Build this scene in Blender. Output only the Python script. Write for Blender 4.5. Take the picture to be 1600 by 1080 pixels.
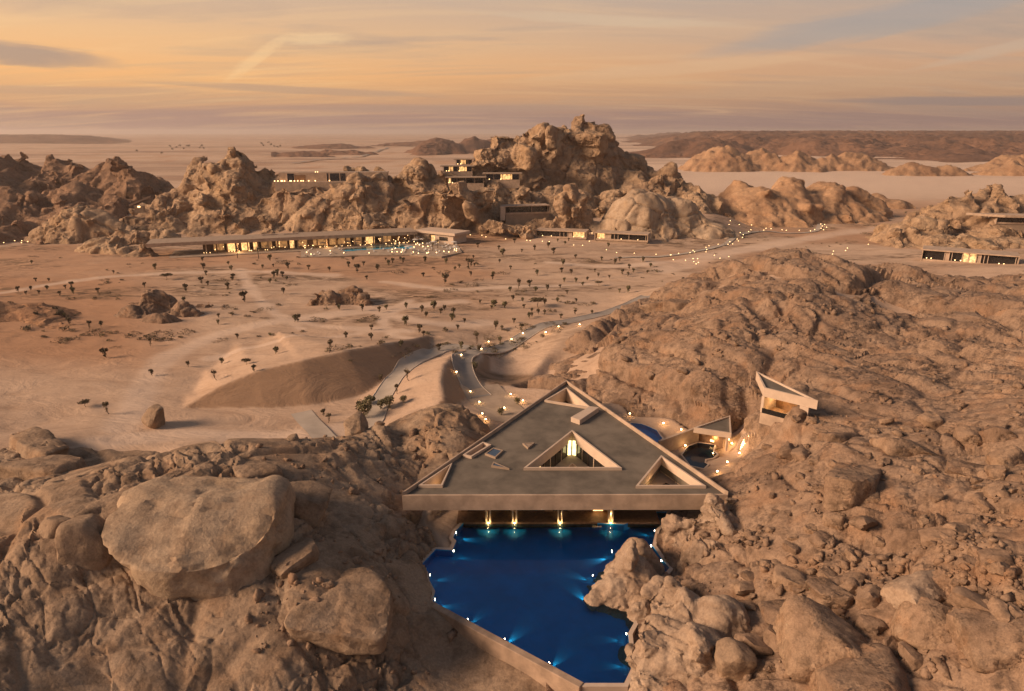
import bpy, bmesh, math, random
import numpy as np
from mathutils import Vector, Matrix
from concurrent.futures import ThreadPoolExecutor

for o in list(bpy.data.objects):
    bpy.data.objects.remove(o)
scene = bpy.context.scene
COL = scene.collection

# ------------------------------------------------------------------ camera, sky, sun, exposure
CAM_Z, PITCH = 60.0, math.radians(17.4)
cam_data = bpy.data.cameras.new('camera')
cam = bpy.data.objects.new('camera', cam_data)
COL.objects.link(cam)
cam.location = (0, 0, CAM_Z)
cam.rotation_euler = (math.pi / 2 - PITCH, 0, 0)
cam_data.sensor_width = 36.0
cam_data.lens = 24.0
cam_data.clip_start = 1.0
cam_data.clip_end = 60000.0
scene.camera = cam

SUN_AZ, SUN_EL = math.radians(-104), math.radians(25)      # warm afterglow from the left of the view
world = bpy.data.worlds.new("World")
scene.world = world
world.use_nodes = True
nt = world.node_tree
nt.nodes.clear()


def nd(tree, typ, **kw):
    n = tree.nodes.new(typ)
    for k, v in kw.items():
        if k == 'inp':
            for i, val in v.items():
                n.inputs[i].default_value = val
        else:
            setattr(n, k, v)
    return n


def ramp(tree, stops, interp='LINEAR'):
    n = tree.nodes.new('ShaderNodeValToRGB')
    n.color_ramp.interpolation = interp
    el = n.color_ramp.elements
    el[0].position, el[0].color = stops[0][0], (*stops[0][1], 1)
    el[1].position, el[1].color = stops[1][0], (*stops[1][1], 1)
    for p, c in stops[2:]:
        e = el.new(p)
        e.color = (*c, 1)
    return n


def mixc(tree, fac, a, b, blend='MIX'):
    n = tree.nodes.new('ShaderNodeMix')
    n.data_type = 'RGBA'
    n.blend_type = blend
    for sock, v in ((n.inputs[0], fac), (n.inputs[6], a), (n.inputs[7], b)):
        if hasattr(v, 'is_output'):
            tree.links.new(v, sock)
        elif isinstance(v, (tuple, list)):
            sock.default_value = (*v, 1) if len(v) == 3 else v
        else:
            sock.default_value = v
    return n.outputs[2]


def mathn(tree, op, a, b=None, clamp=False):
    n = tree.nodes.new('ShaderNodeMath')
    n.operation = op
    n.use_clamp = clamp
    for i, v in enumerate((a, b)):
        if v is None:
            continue
        if hasattr(v, 'is_output'):
            tree.links.new(v, n.inputs[i])
        else:
            n.inputs[i].default_value = v
    return n.outputs[0]


def build_sky():
    L = nt.links.new
    tc = nd(nt, 'ShaderNodeTexCoord')
    sep = nd(nt, 'ShaderNodeSeparateXYZ')
    L(tc.outputs['Generated'], sep.inputs[0])
    x, y, z = sep.outputs
    zc = mathn(nt, 'MAXIMUM', z, 0.0)
    sx, sy = math.sin(math.radians(-72)), math.cos(math.radians(-72))
    d = mathn(nt, 'ADD', mathn(nt, 'MULTIPLY', x, sx), mathn(nt, 'MULTIPLY', y, sy))
    t = nd(nt, 'ShaderNodeMapRange', interpolation_type='SMOOTHSTEP', inp={1: -0.35, 2: 0.9})
    L(d, t.inputs[0])
    # large streaky cirrus: directions projected on a flat cloud layer
    k = mathn(nt, 'DIVIDE', 1.0, mathn(nt, 'ADD', zc, 0.11))
    comb = nd(nt, 'ShaderNodeCombineXYZ')
    L(mathn(nt, 'MULTIPLY', x, k), comb.inputs[0])
    L(mathn(nt, 'MULTIPLY', y, k), comb.inputs[1])
    mp = nd(nt, 'ShaderNodeMapping')
    mp.inputs['Rotation'].default_value = (0, 0, math.radians(-11))
    mp.inputs['Scale'].default_value = (0.34, 1.15, 1.0)
    L(comb.outputs[0], mp.inputs[0])
    n1 = nd(nt, 'ShaderNodeTexNoise', inp={'Scale': 1.15, 'Detail': 7.0, 'Roughness': 0.58, 'Distortion': 0.7})
    L(mp.outputs[0], n1.inputs['Vector'])
    mp2 = nd(nt, 'ShaderNodeMapping')
    mp2.inputs['Rotation'].default_value = (0, 0, math.radians(-24))
    mp2.inputs['Scale'].default_value = (0.5, 2.6, 1.0)
    mp2.inputs['Location'].default_value = (3.1, 7.7, 0)
    L(comb.outputs[0], mp2.inputs[0])
    n2 = nd(nt, 'ShaderNodeTexNoise', inp={'Scale': 1.0, 'Detail': 8.0, 'Roughness': 0.62, 'Distortion': 1.1})
    L(mp2.outputs[0], n2.inputs['Vector'])
    # wobble the elevation so that the colour bands are not ruler straight
    zw = mathn(nt, 'ADD', zc, mathn(nt, 'MULTIPLY', mathn(nt, 'SUBTRACT', n1.outputs[0], 0.5), 0.055))
    zs = mathn(nt, 'POWER', mathn(nt, 'MAXIMUM', zw, 0.0), 0.5)
    left = ramp(nt, [(0.0, (0.36, 0.22, 0.19)), (0.13, (0.41, 0.245, 0.205)), (0.19, (0.62, 0.32, 0.18)),
                     (0.26, (0.92, 0.45, 0.17)), (0.33, (0.86, 0.48, 0.22)), (0.41, (0.66, 0.43, 0.28)),
                     (0.58, (0.34, 0.29, 0.25)), (0.78, (0.17, 0.175, 0.20)), (1.0, (0.11, 0.13, 0.17))])
    right = ramp(nt, [(0.0, (0.24, 0.15, 0.155)), (0.13, (0.27, 0.17, 0.165)), (0.20, (0.42, 0.225, 0.155)),
                      (0.28, (0.54, 0.275, 0.17)), (0.35, (0.48, 0.295, 0.215)), (0.42, (0.37, 0.295, 0.265)),
                      (0.58, (0.24, 0.22, 0.23)), (0.78, (0.14, 0.15, 0.185)), (1.0, (0.10, 0.12, 0.165))])
    L(zs, left.inputs[0]); L(zs, right.inputs[0])
    grad = mixc(nt, t.outputs[0], right.outputs[0], left.outputs[0])
    dark = mathn(nt, 'MULTIPLY', mathn(nt, 'SUBTRACT', n1.outputs[0], 0.50), 4.0, True)
    shade = mixc(nt, t.outputs[0], (0.27, 0.20, 0.195), (0.46, 0.30, 0.22))
    low = nd(nt, 'ShaderNodeMapRange', interpolation_type='SMOOTHSTEP', inp={1: 0.75, 2: 0.30})
    L(zc, low.inputs[0])
    c1 = mixc(nt, mathn(nt, 'MULTIPLY', mathn(nt, 'MULTIPLY', dark, 0.85), low.outputs[0]), grad, shade)
    lit = mathn(nt, 'MULTIPLY', mathn(nt, 'SUBTRACT', n2.outputs[0], 0.50), 3.6, True)
    glow = mixc(nt, t.outputs[0], (0.62, 0.37, 0.23), (1.0, 0.62, 0.28))
    c2 = mixc(nt, mathn(nt, 'MULTIPLY', mathn(nt, 'MULTIPLY', lit, 0.5), low.outputs[0]), c1, glow)
    # individual clouds: each an elongated puff at its own bearing and height in the sky, broken up by the streak noise
    az = mathn(nt, 'ARCTAN2', x, y)

    def cloud(base, ax, ex, la, le, tilt, col, amt, sharp):
        n3 = nd(nt, 'ShaderNodeTexNoise', inp={'Scale': sharp, 'Detail': 8.0, 'Roughness': 0.6, 'Distortion': 0.8})
        cv = nd(nt, 'ShaderNodeCombineXYZ')
        da, de = mathn(nt, 'SUBTRACT', az, ax), mathn(nt, 'SUBTRACT', z, ex)
        ca, sa = math.cos(tilt), math.sin(tilt)
        p_ = mathn(nt, 'ADD', mathn(nt, 'MULTIPLY', da, ca), mathn(nt, 'MULTIPLY', de, sa))
        q_ = mathn(nt, 'SUBTRACT', mathn(nt, 'MULTIPLY', de, ca), mathn(nt, 'MULTIPLY', da, sa))
        L(mathn(nt, 'DIVIDE', p_, la), cv.inputs[0]); L(mathn(nt, 'DIVIDE', q_, le * 1.4), cv.inputs[1])
        L(cv.outputs[0], n3.inputs['Vector'])
        w_ = mathn(nt, 'MULTIPLY', mathn(nt, 'SUBTRACT', n3.outputs[0], 0.5), 1.5)
        r2 = mathn(nt, 'ADD', mathn(nt, 'POWER', mathn(nt, 'DIVIDE', p_, la), 2), mathn(nt, 'POWER', mathn(nt, 'ADD', mathn(nt, 'DIVIDE', q_, le), w_), 2))
        m_ = nd(nt, 'ShaderNodeMapRange', interpolation_type='SMOOTHSTEP', inp={1: 1.0, 2: 0.05})
        L(r2, m_.inputs[0])
        return mixc(nt, mathn(nt, 'MULTIPLY', m_.outputs[0], amt), base, col)
    c2 = cloud(c2, -0.60, 0.084, 0.13, 0.015, -0.06, (0.36, 0.235, 0.20), 0.85, 1.6)
    c2 = cloud(c2, -0.335, 0.088, 0.060, 0.009, 0.60, (0.98, 0.62, 0.30), 0.42, 2.6)
    c2 = cloud(c2, -0.262, 0.114, 0.06, 0.009, 0.05, (0.98, 0.64, 0.32), 0.42, 2.6)
    c2 = cloud(c2, -0.28, 0.052, 0.24, 0.006, -0.03, (0.46, 0.28, 0.20), 0.7, 2.0)
    c2 = cloud(c2, -0.55, 0.046, 0.18, 0.006, 0.02, (0.52, 0.30, 0.20), 0.65, 2.0)
    c2 = cloud(c2, -0.10, 0.030, 0.35, 0.007, 0.0, (0.36, 0.23, 0.20), 0.6, 2.0)
    c2 = cloud(c2, 0.22, 0.080, 0.26, 0.010, 0.06, (0.66, 0.38, 0.22), 0.6, 1.8)
    c2 = cloud(c2, 0.56, 0.034, 0.20, 0.007, -0.02, (0.24, 0.17, 0.18), 0.85, 2.2)
    c2 = cloud(c2, 0.40, 0.055, 0.30, 0.010, 0.05, (0.50, 0.28, 0.18), 0.6, 1.8)
    c2 = cloud(c2, 0.45, 0.125, 0.25, 0.020, 0.14, (0.33, 0.27, 0.265), 0.7, 1.4)
    c2 = cloud(c2, 0.12, 0.140, 0.22, 0.008, -0.06, (0.66, 0.46, 0.30), 0.5, 1.8)
    c2 = cloud(c2, 0.62, 0.095, 0.16, 0.008, 0.20, (0.52, 0.34, 0.25), 0.6, 1.8)
    bg = nd(nt, 'ShaderNodeBackground', inp={1: 0.79})
    L(c2, bg.inputs[0])
    sky = nd(nt, 'ShaderNodeTexSky', sky_type='NISHITA', sun_disc=False, sun_elevation=math.radians(4),
             sun_rotation=SUN_AZ, altitude=800.0, dust_density=3.0)
    bg2 = nd(nt, 'ShaderNodeBackground', inp={1: 0.035})
    L(sky.outputs[0], bg2.inputs[0])
    add = nd(nt, 'ShaderNodeAddShader')
    L(bg.outputs[0], add.inputs[0]); L(bg2.outputs[0], add.inputs[1])
    out = nd(nt, 'ShaderNodeOutputWorld')
    L(add.outputs[0], out.inputs[0])


build_sky()
sun_data = bpy.data.lights.new('sun', 'SUN')
sun_data.energy = 5.0
sun_data.angle = math.radians(22)
sun_data.color = (1.0, 0.70, 0.47)
sun = bpy.data.objects.new('sun', sun_data)
COL.objects.link(sun)
to_sun = Vector((math.sin(SUN_AZ) * math.cos(SUN_EL), math.cos(SUN_AZ) * math.cos(SUN_EL), math.sin(SUN_EL)))
sun.rotation_euler = to_sun.to_track_quat('Z', 'Y').to_euler()
sun.location = (-200, 100, 300)

vs = scene.view_settings
vs.view_transform = 'Standard'
vs.look = 'None'
vs.exposure = 0.27
vs.gamma = 1.0
vs.use_curve_mapping = False
cy = scene.cycles
cy.max_bounces = 5
cy.diffuse_bounces = 2
cy.glossy_bounces = 3
cy.transmission_bounces = 3
cy.transparent_max_bounces = 8
cy.volume_bounces = 0
cy.sample_clamp_indirect = 3.0
cy.sample_clamp_direct = 30.0
cy.use_denoising = True
cy.caustics_reflective = False
cy.caustics_refractive = False

# ------------------------------------------------------------------ pixel to place helpers (surveying the photograph)
FPX = 24.0 / 36.0 * 1600.0


def ray(px, py):
    u, v = (px - 800.0) / FPX, (540.0 - py) / FPX
    c, s = math.cos(PITCH), math.sin(PITCH)
    return u, c + v * s, v * c - s


def at_z(px, py, z):
    dx, dy, dz = ray(px, py)
    k = (z - CAM_Z) / dz
    return dx * k, dy * k, z


def at_y(px, py, Y):
    dx, dy, dz = ray(px, py)
    k = Y / dy
    return dx * k, Y, CAM_Z + dz * k


# ------------------------------------------------------------------ numpy noise
F32 = np.float32
U32 = np.uint32


def _hash(ix, iy, iz, seed):
    h = (ix.astype(U32) * U32(374761393)) ^ (iy.astype(U32) * U32(668265263)) ^ (iz.astype(U32) * U32(2147483647 - 58)) ^ U32((seed * 974711 + 12345) & 0xffffffff)
    h ^= h >> U32(15)
    h *= U32(2246822519)
    h ^= h >> U32(13)
    h *= U32(3266489917)
    h ^= h >> U32(16)
    return h


_GR = np.array([(1, 1, 0), (-1, 1, 0), (1, -1, 0), (-1, -1, 0), (1, 0, 1), (-1, 0, 1), (1, 0, -1), (-1, 0, -1),
                (0, 1, 1), (0, -1, 1), (0, 1, -1), (0, -1, -1), (1, 1, 0), (-1, 1, 0), (0, -1, 1), (0, -1, -1)], F32)


def _perlin(p, seed):
    fl = np.floor(p)
    i = fl.astype(np.int64)
    f = (p - fl).astype(F32)
    u = f * f * f * (f * (f * 6 - 15) + 10)
    out = np.zeros(len(p), F32)
    for dx in (0, 1):
        wx = u[:, 0] if dx else 1 - u[:, 0]
        for dy in (0, 1):
            wy = wx * (u[:, 1] if dy else 1 - u[:, 1])
            for dz in (0, 1):
                w = wy * (u[:, 2] if dz else 1 - u[:, 2])
                g = _GR[_hash(i[:, 0] + dx, i[:, 1] + dy, i[:, 2] + dz, seed) & U32(15)]
                out += w * (g[:, 0] * (f[:, 0] - dx) + g[:, 1] * (f[:, 1] - dy) + g[:, 2] * (f[:, 2] - dz))
    return out


def _facet(p, seed, tilt):
    """Fractured blocks: every Worley cell is a tilted plane of its own height; returns (plane height, distance to the joint)."""
    fl = np.floor(p - 0.5)
    i = fl.astype(np.int64)
    n = len(p)
    b1 = np.full(n, 9.0, F32); b2 = np.full(n, 9.0, F32)
    val = np.zeros(n, F32); val2 = np.zeros(n, F32)
    for dx in (0, 1):
        for dy in (0, 1):
            for dz in (0, 1):
                cx, cy_, cz = i[:, 0] + dx, i[:, 1] + dy, i[:, 2] + dz
                h = _hash(cx, cy_, cz, seed)
                r0 = (h & U32(1023)).astype(F32) / 1023 - 0.5
                r1 = ((h >> U32(10)) & U32(1023)).astype(F32) / 1023 - 0.5
                r2 = ((h >> U32(20)) & U32(1023)).astype(F32) / 1023 - 0.5
                ex = (p[:, 0] - cx - 0.5).astype(F32) - r0 * 0.62
                ey = (p[:, 1] - cy_ - 0.5).astype(F32) - r1 * 0.62
                ez = (p[:, 2] - cz - 0.5).astype(F32) - r2 * 0.62
                d = np.sqrt(ex * ex + ey * ey + ez * ez)
                v = (r1 * 2 * ex + r2 * 2 * ey + r0 * 1.4 * ez) * tilt + (r0 + r1 - r2) * 0.55
                near = d < b1
                second = ~near & (d < b2)
                val2 = np.where(near, val, np.where(second, v, val2))
                b2 = np.where(near, b1, np.where(second, d, b2))
                b1 = np.where(near, d, b1)
                val = np.where(near, v, val)
    e = b2 - b1
    t = np.clip(e / 0.30, 0, 1) * 0.5 + 0.5          # steps between blocks get a worn slope, not a cliff of zero width
    return val * t + val2 * (1 - t), e


EXEC = ThreadPoolExecutor(4)


def _par(fn, p, *a):
    n = len(p)
    if n < 4000:
        return fn(p, *a)
    ch = np.array_split(p, max(4, n // 60000))
    res = list(EXEC.map(lambda c: fn(c, *a), ch))
    if isinstance(res[0], tuple):
        return tuple(np.concatenate([r[j] for r in res]) for j in range(len(res[0])))
    return np.concatenate(res)


def perlin(p, scale, seed=0):
    return _par(_perlin, np.asarray(p, np.float64) / scale, seed)


def fbm(p, scale, octaves=4, seed=0, gain=0.5):
    out, a = 0, 1.0
    for o in range(octaves):
        out = out + a * perlin(p, scale / 2 ** o, seed + o * 17)
        a *= gain
    return out


def facet(p, scale, seed=0, tilt=0.8):
    return _par(_facet, np.asarray(p, np.float64) / scale, seed, tilt)


def P3(x, y, z=None):
    return np.stack([x, y, np.zeros_like(x) if z is None else z], -1)


def sstep(a, b, x):
    t = np.clip((x - a) / (b - a), 0, 1)
    return t * t * (3 - 2 * t)


# ------------------------------------------------------------------ mesh helpers
def mesh_obj(name, verts, faces, mat=None, parent=None, smooth=False, sharp=None):
    me = bpy.data.meshes.new(name)
    if isinstance(faces, np.ndarray):
        nf, k = faces.shape
        me.vertices.add(len(verts))
        me.vertices.foreach_set('co', np.asarray(verts, F32).ravel())
        me.loops.add(nf * k)
        me.loops.foreach_set('vertex_index', faces.astype(np.int32).ravel())
        me.polygons.add(nf)
        me.polygons.foreach_set('loop_start', np.arange(0, nf * k, k, dtype=np.int32))
        me.update(calc_edges=True)
    else:
        me.from_pydata([tuple(v) for v in verts], [], faces)
        me.update()
    if smooth:
        me.polygons.foreach_set('use_smooth', np.ones(len(me.polygons), bool))
        if sharp:
            me.set_sharp_from_angle(angle=math.radians(sharp))
    if mat:
        me.materials.append(mat)
    o = bpy.data.objects.new(name, me)
    COL.objects.link(o)
    if parent:
        o.parent = parent
    return o


def tag(o, label=None, cat=None, group=None, kind=None):
    if label: o['label'] = label
    if cat: o['category'] = cat
    if group: o['group'] = group
    if kind: o['kind'] = kind
    return o


def empty(name, loc, rz=0.0, label=None, cat=None, group=None):
    o = bpy.data.objects.new(name, None)
    o.empty_display_size = 0.3
    COL.objects.link(o)
    o.location = loc
    o.rotation_euler = (0, 0, rz)
    return tag(o, label, cat, group)


class MB:
    """Collects boxes, prisms and bars; build() links them as one mesh object."""

    def __init__(self):
        self.v, self.f = [], []

    def add(self, vs_, fs_):
        b = len(self.v)
        self.v += [tuple(v) for v in vs_]
        self.f += [tuple(b + i for i in f) for f in fs_]
        return self

    def box(self, x0, x1, y0, y1, z0, z1):
        return self.add([(x0, y0, z0), (x1, y0, z0), (x1, y1, z0), (x0, y1, z0), (x0, y0, z1), (x1, y0, z1), (x1, y1, z1), (x0, y1, z1)],
                        [(3, 2, 1, 0), (4, 5, 6, 7), (0, 1, 5, 4), (1, 2, 6, 5), (2, 3, 7, 6), (3, 0, 4, 7)])

    def prism(self, poly, z0, z1, top=True, bottom=True):
        n = len(poly)
        a = sum(poly[i][0] * poly[(i + 1) % n][1] - poly[(i + 1) % n][0] * poly[i][1] for i in range(n))
        if a < 0:
            poly = poly[::-1]
        vs_ = [(p[0], p[1], z0) for p in poly] + [(p[0], p[1], z1) for p in poly]
        fs_ = [(i, (i + 1) % n, n + (i + 1) % n, n + i) for i in range(n)]
        if top: fs_.append(tuple(range(n, 2 * n)))
        if bottom: fs_.append(tuple(range(n - 1, -1, -1)))
        return self.add(vs_, fs_)

    def wall(self, a, b, t, z0, z1):
        """Upright slab of thickness t between plan points a and b."""
        dx, dy = b[0] - a[0], b[1] - a[1]
        l = math.hypot(dx, dy) or 1
        nx, ny = -dy / l * t / 2, dx / l * t / 2
        return self.prism([(a[0] + nx, a[1] + ny), (b[0] + nx, b[1] + ny), (b[0] - nx, b[1] - ny), (a[0] - nx, a[1] - ny)], z0, z1)

    def tube(self, a, b, r0, r1, n=6, caps=True):
        a, b = Vector(a), Vector(b)
        q = (b - a).to_track_quat('Z', 'Y')
        vs_ = []
        for p, r in ((a, r0), (b, r1)):
            for i in range(n):
                t = 2 * math.pi * i / n
                vs_.append(p + q @ Vector((r * math.cos(t), r * math.sin(t), 0)))
        fs_ = [(i, (i + 1) % n, n + (i + 1) % n, n + i) for i in range(n)]
        if caps:
            fs_ += [tuple(range(n - 1, -1, -1)), tuple(range(n, 2 * n))]
        return self.add(vs_, fs_)

    def build(self, name, mat, parent=None, bevel=0.0):
        o = mesh_obj(name, self.v, self.f, mat, parent)
        if bevel:
            m = o.modifiers.new('bevel', 'BEVEL')
            m.width = bevel
            m.segments = 1
            m.limit_method = 'ANGLE'
        return o


# ------------------------------------------------------------------ materials
def new_mat(name):
    m = bpy.data.materials.new(name)
    m.use_nodes = True
    t = m.node_tree
    t.nodes.clear()
    out = t.nodes.new('ShaderNodeOutputMaterial')
    b = t.nodes.new('ShaderNodeBsdfPrincipled')
    t.links.new(b.outputs[0], out.inputs[0])
    return m, t, b


def noise_n(t, vec, scale, detail=4.0, rough=0.55, dist=0.0):
    n = nd(t, 'ShaderNodeTexNoise', inp={'Scale': scale, 'Detail': detail, 'Roughness': rough, 'Distortion': dist})
    if vec is not None:
        t.links.new(vec, n.inputs['Vector'])
    return n.outputs[0]


def bump_n(t, height, strength, distance, normal=None):
    n = nd(t, 'ShaderNodeBump', inp={'Strength': strength, 'Distance': distance})
    t.links.new(height, n.inputs['Height'])
    if normal is not None:
        t.links.new(normal, n.inputs['Normal'])
    return n.outputs[0]


def rock_material(name, light, mid, dark, size=1.0, bump=1.0, warm=None, vary=False, chip=0.8):
    """Weathered granite: pale worn faces, brown varnish in patches and streaks, grain and pitting as relief."""
    m, t, b = new_mat(name)
    tc = nd(t, 'ShaderNodeTexCoord')
    v = tc.outputs['Object']
    big = noise_n(t, v, 0.09 / size, 5, 0.6, 0.4)
    medn = noise_n(t, v, 0.55 / size, 6, 0.62, 0.3)
    fine = noise_n(t, v, 4.5 / size, 6, 0.7)
    mp = nd(t, 'ShaderNodeMapping')
    mp.inputs['Scale'].default_value = (1.0, 1.0, 0.22)
    t.links.new(v, mp.inputs[0])
    streak = noise_n(t, mp.outputs[0], 0.9 / size, 6, 0.6)
    r1 = ramp(t, [(0.36, mid), (0.62, light)])
    t.links.new(big, r1.inputs[0])
    s1 = ramp(t, [(0.47, (0, 0, 0)), (0.70, (1, 1, 1))])
    t.links.new(medn, s1.inputs[0])
    c = mixc(t, mathn(t, 'MULTIPLY', s1.outputs[0], 0.72), r1.outputs[0], dark)
    s2 = ramp(t, [(0.52, (0, 0, 0)), (0.72, (1, 1, 1))])
    t.links.new(streak, s2.inputs[0])
    c = mixc(t, mathn(t, 'MULTIPLY', s2.outputs[0], 0.45), c, dark)
    if warm:
        w = noise_n(t, v, 0.21 / size, 4, 0.5, 0.5)
        s3 = ramp(t, [(0.52, (0, 0, 0)), (0.7, (1, 1, 1))])
        t.links.new(w, s3.inputs[0])
        c = mixc(t, mathn(t, 'MULTIPLY', s3.outputs[0], 0.5), c, warm)
    fr = ramp(t, [(0.3, (0.74, 0.72, 0.70)), (0.7, (1.16, 1.14, 1.12))])
    t.links.new(fine, fr.inputs[0])
    c = mixc(t, 1.0, c, fr.outputs[0], 'MULTIPLY')
    oi = nd(t, 'ShaderNodeObjectInfo')
    orr = ramp(t, [(0.0, (0.78, 0.76, 0.76)), (1.0, (1.14, 1.13, 1.10))])
    t.links.new(oi.outputs['Random'], orr.inputs[0])
    if vary:
        c = mixc(t, 1.0, c, orr.outputs[0], 'MULTIPLY')
    t.links.new(c, b.inputs['Base Color'])
    b.inputs['Roughness'].default_value = 0.92
    b.inputs['Specular IOR Level'].default_value = 0.2
    # chipped facets: every Voronoi cell is a small tilted plane, at two sizes, plus hairline joints and grain
    def chips(scale, seed):
        wn = nd(t, 'ShaderNodeTexNoise', inp={'Scale': scale * 0.6, 'Detail': 2.0})
        t.links.new(v, wn.inputs['Vector'])
        off = nd(t, 'ShaderNodeVectorMath', operation='MULTIPLY_ADD')
        t.links.new(wn.outputs[1], off.inputs[0])
        off.inputs[1].default_value = (0.5 / scale,) * 3
        t.links.new(v, off.inputs[2])
        vo = nd(t, 'ShaderNodeTexVoronoi', inp={'Scale': scale})
        t.links.new(off.outputs[0], vo.inputs['Vector'])
        sub = nd(t, 'ShaderNodeVectorMath', operation='SUBTRACT')
        t.links.new(off.outputs[0], sub.inputs[0]); t.links.new(vo.outputs['Position'], sub.inputs[1])
        cen = nd(t, 'ShaderNodeVectorMath', operation='SUBTRACT')
        t.links.new(vo.outputs['Color'], cen.inputs[0]); cen.inputs[1].default_value = (0.5, 0.5, 0.5)
        dot = nd(t, 'ShaderNodeVectorMath', operation='DOT_PRODUCT')
        t.links.new(sub.outputs[0], dot.inputs[0]); t.links.new(cen.outputs[0], dot.inputs[1])
        return dot.outputs['Value']
    mask = ramp(t, [(0.40, (0.15, 0.15, 0.15)), (0.60, (1, 1, 1))])
    t.links.new(noise_n(t, v, 0.16 / size, 4, 0.6), mask.inputs[0])
    h1 = mathn(t, 'MULTIPLY', chips(0.9 / size, 1), 1.0)
    h2 = mathn(t, 'MULTIPLY', chips(2.6 / size, 2), 1.1)
    hh = mathn(t, 'MULTIPLY', mathn(t, 'ADD', h1, h2), mask.outputs[0])
    n = bump_n(t, hh, chip * bump, 1.0)
    n = bump_n(t, noise_n(t, v, 2.0 / size, 9, 0.70, 0.3), 0.75 * bump, 0.22 * size, n)
    n = bump_n(t, fine, 0.6 * bump, 0.06 * size, n)
    t.links.new(n, b.inputs['Normal'])
    return m


def sand_material(name, light, mid, dark, red, pale):
    """Wind-laid sand; vertex layers say where vehicles packed it pale, where scrub and gravel darken it, where it is red."""
    m, t, b = new_mat(name)
    tc = nd(t, 'ShaderNodeTexCoord')
    v = tc.outputs['Object']

    def layer(n):
        return nd(t, 'ShaderNodeAttribute', attribute_name=n).outputs['Fac']
    mp = nd(t, 'ShaderNodeMapping')
    mp.inputs['Scale'].default_value = (0.45, 1.0, 1.0)
    mp.inputs['Rotation'].default_value = (0, 0, 0.2)
    t.links.new(v, mp.inputs[0])
    big = noise_n(t, mp.outputs[0], 0.022, 6, 0.6, 0.8)
    medn = noise_n(t, mp.outputs[0], 0.13, 8, 0.66, 0.8)
    fl = noise_n(t, v, 1.1, 9, 0.72)
    r = ramp(t, [(0.32, dark), (0.48, mid), (0.66, light)])
    t.links.new(medn, r.inputs[0])
    r0 = ramp(t, [(0.40, mid), (0.60, light)])
    t.links.new(big, r0.inputs[0])
    c = mixc(t, 0.55, r0.outputs[0], r.outputs[0])
    c = mixc(t, mathn(t, 'MULTIPLY', layer('red'), 0.8), c, red)
    c = mixc(t, mathn(t, 'MULTIPLY', layer('pale'), 0.85), c, pale)
    mp3 = nd(t, 'ShaderNodeMapping')
    mp3.inputs['Scale'].default_value = (0.3, 1.0, 1.0)
    t.links.new(v, mp3.inputs[0])
    vast = ramp(t, [(0.48, (0, 0, 0)), (0.62, (1, 1, 1))])
    t.links.new(noise_n(t, mp3.outputs[0], 0.0045, 7, 0.62, 0.6), vast.inputs[0])
    c = mixc(t, mathn(t, 'MULTIPLY', mathn(t, 'MULTIPLY', vast.outputs[0], layer('distant')), 0.8), c, (0.25, 0.155, 0.11))
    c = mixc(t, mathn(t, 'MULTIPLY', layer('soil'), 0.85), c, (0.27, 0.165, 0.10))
    # patchy scrub and gravel
    pn = ramp(t, [(0.44, (0, 0, 0)), (0.60, (1, 1, 1))])
    t.links.new(noise_n(t, mp.outputs[0], 0.30, 8, 0.7, 1.0), pn.inputs[0])
    c = mixc(t, mathn(t, 'MULTIPLY', mathn(t, 'MULTIPLY', pn.outputs[0], layer('scrub')), 0.95), c, (0.13, 0.082, 0.048))
    s2 = ramp(t, [(0.50, (0, 0, 0)), (0.68, (1, 1, 1))])
    t.links.new(fl, s2.inputs[0])
    c = mixc(t, mathn(t, 'MULTIPLY', s2.outputs[0], 0.35), c, dark)
    tr = mathn(t, 'MULTIPLY', layer('track'), mathn(t, 'ADD', 0.35, mathn(t, 'MULTIPLY', medn, 0.9)), True)
    c = mixc(t, mathn(t, 'MULTIPLY', tr, 0.75), c, pale)
    t.links.new(c, b.inputs['Base Color'])
    b.inputs['Roughness'].default_value = 0.95
    b.inputs['Specular IOR Level'].default_value = 0.15
    n = bump_n(t, medn, 0.7, 1.2)
    n = bump_n(t, fl, 0.6, 0.16, n)
    t.links.new(n, b.inputs['Normal'])
    return m


def plain(name, col, rough=0.7, var=0.12, scale=1.5, bump=0.0, metallic=0.0, spec=0.4):
    m, t, b = new_mat(name)
    tc = nd(t, 'ShaderNodeTexCoord')
    n = noise_n(t, tc.outputs['Object'], scale, 6, 0.6, 0.2)
    lo = tuple(c * (1 - var) for c in col); hi = tuple(c * (1 + var) for c in col)
    r = ramp(t, [(0.35, lo), (0.65, hi)])
    t.links.new(n, r.inputs[0])
    t.links.new(r.outputs[0], b.inputs['Base Color'])
    b.inputs['Roughness'].default_value = rough
    b.inputs['Metallic'].default_value = metallic
    b.inputs['Specular IOR Level'].default_value = spec
    if bump:
        t.links.new(bump_n(t, noise_n(t, tc.outputs['Object'], scale * 6, 6, 0.65), bump, 0.05), b.inputs['Normal'])
    return m


def glow_mat(name, col, strength, sampled=True, var=0.0):
    m, t, b = new_mat(name)
    b.inputs['Base Color'].default_value = (0.5, 0.4, 0.3, 1)
    b.inputs['Emission Color'].default_value = (*col, 1)
    b.inputs['Emission Strength'].default_value = strength
    if var:
        tc = nd(t, 'ShaderNodeTexCoord')
        n = noise_n(t, tc.outputs['Object'], 0.9, 3, 0.6)
        mr = nd(t, 'ShaderNodeMapRange', inp={1: 0.35, 2: 0.65, 3: strength * (1 - var), 4: strength * (1 + var)})
        t.links.new(n, mr.inputs[0])
        t.links.new(mr.outputs[0], b.inputs['Emission Strength'])
    m.cycles.emission_sampling = 'FRONT' if sampled else 'NONE'
    return m


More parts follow.
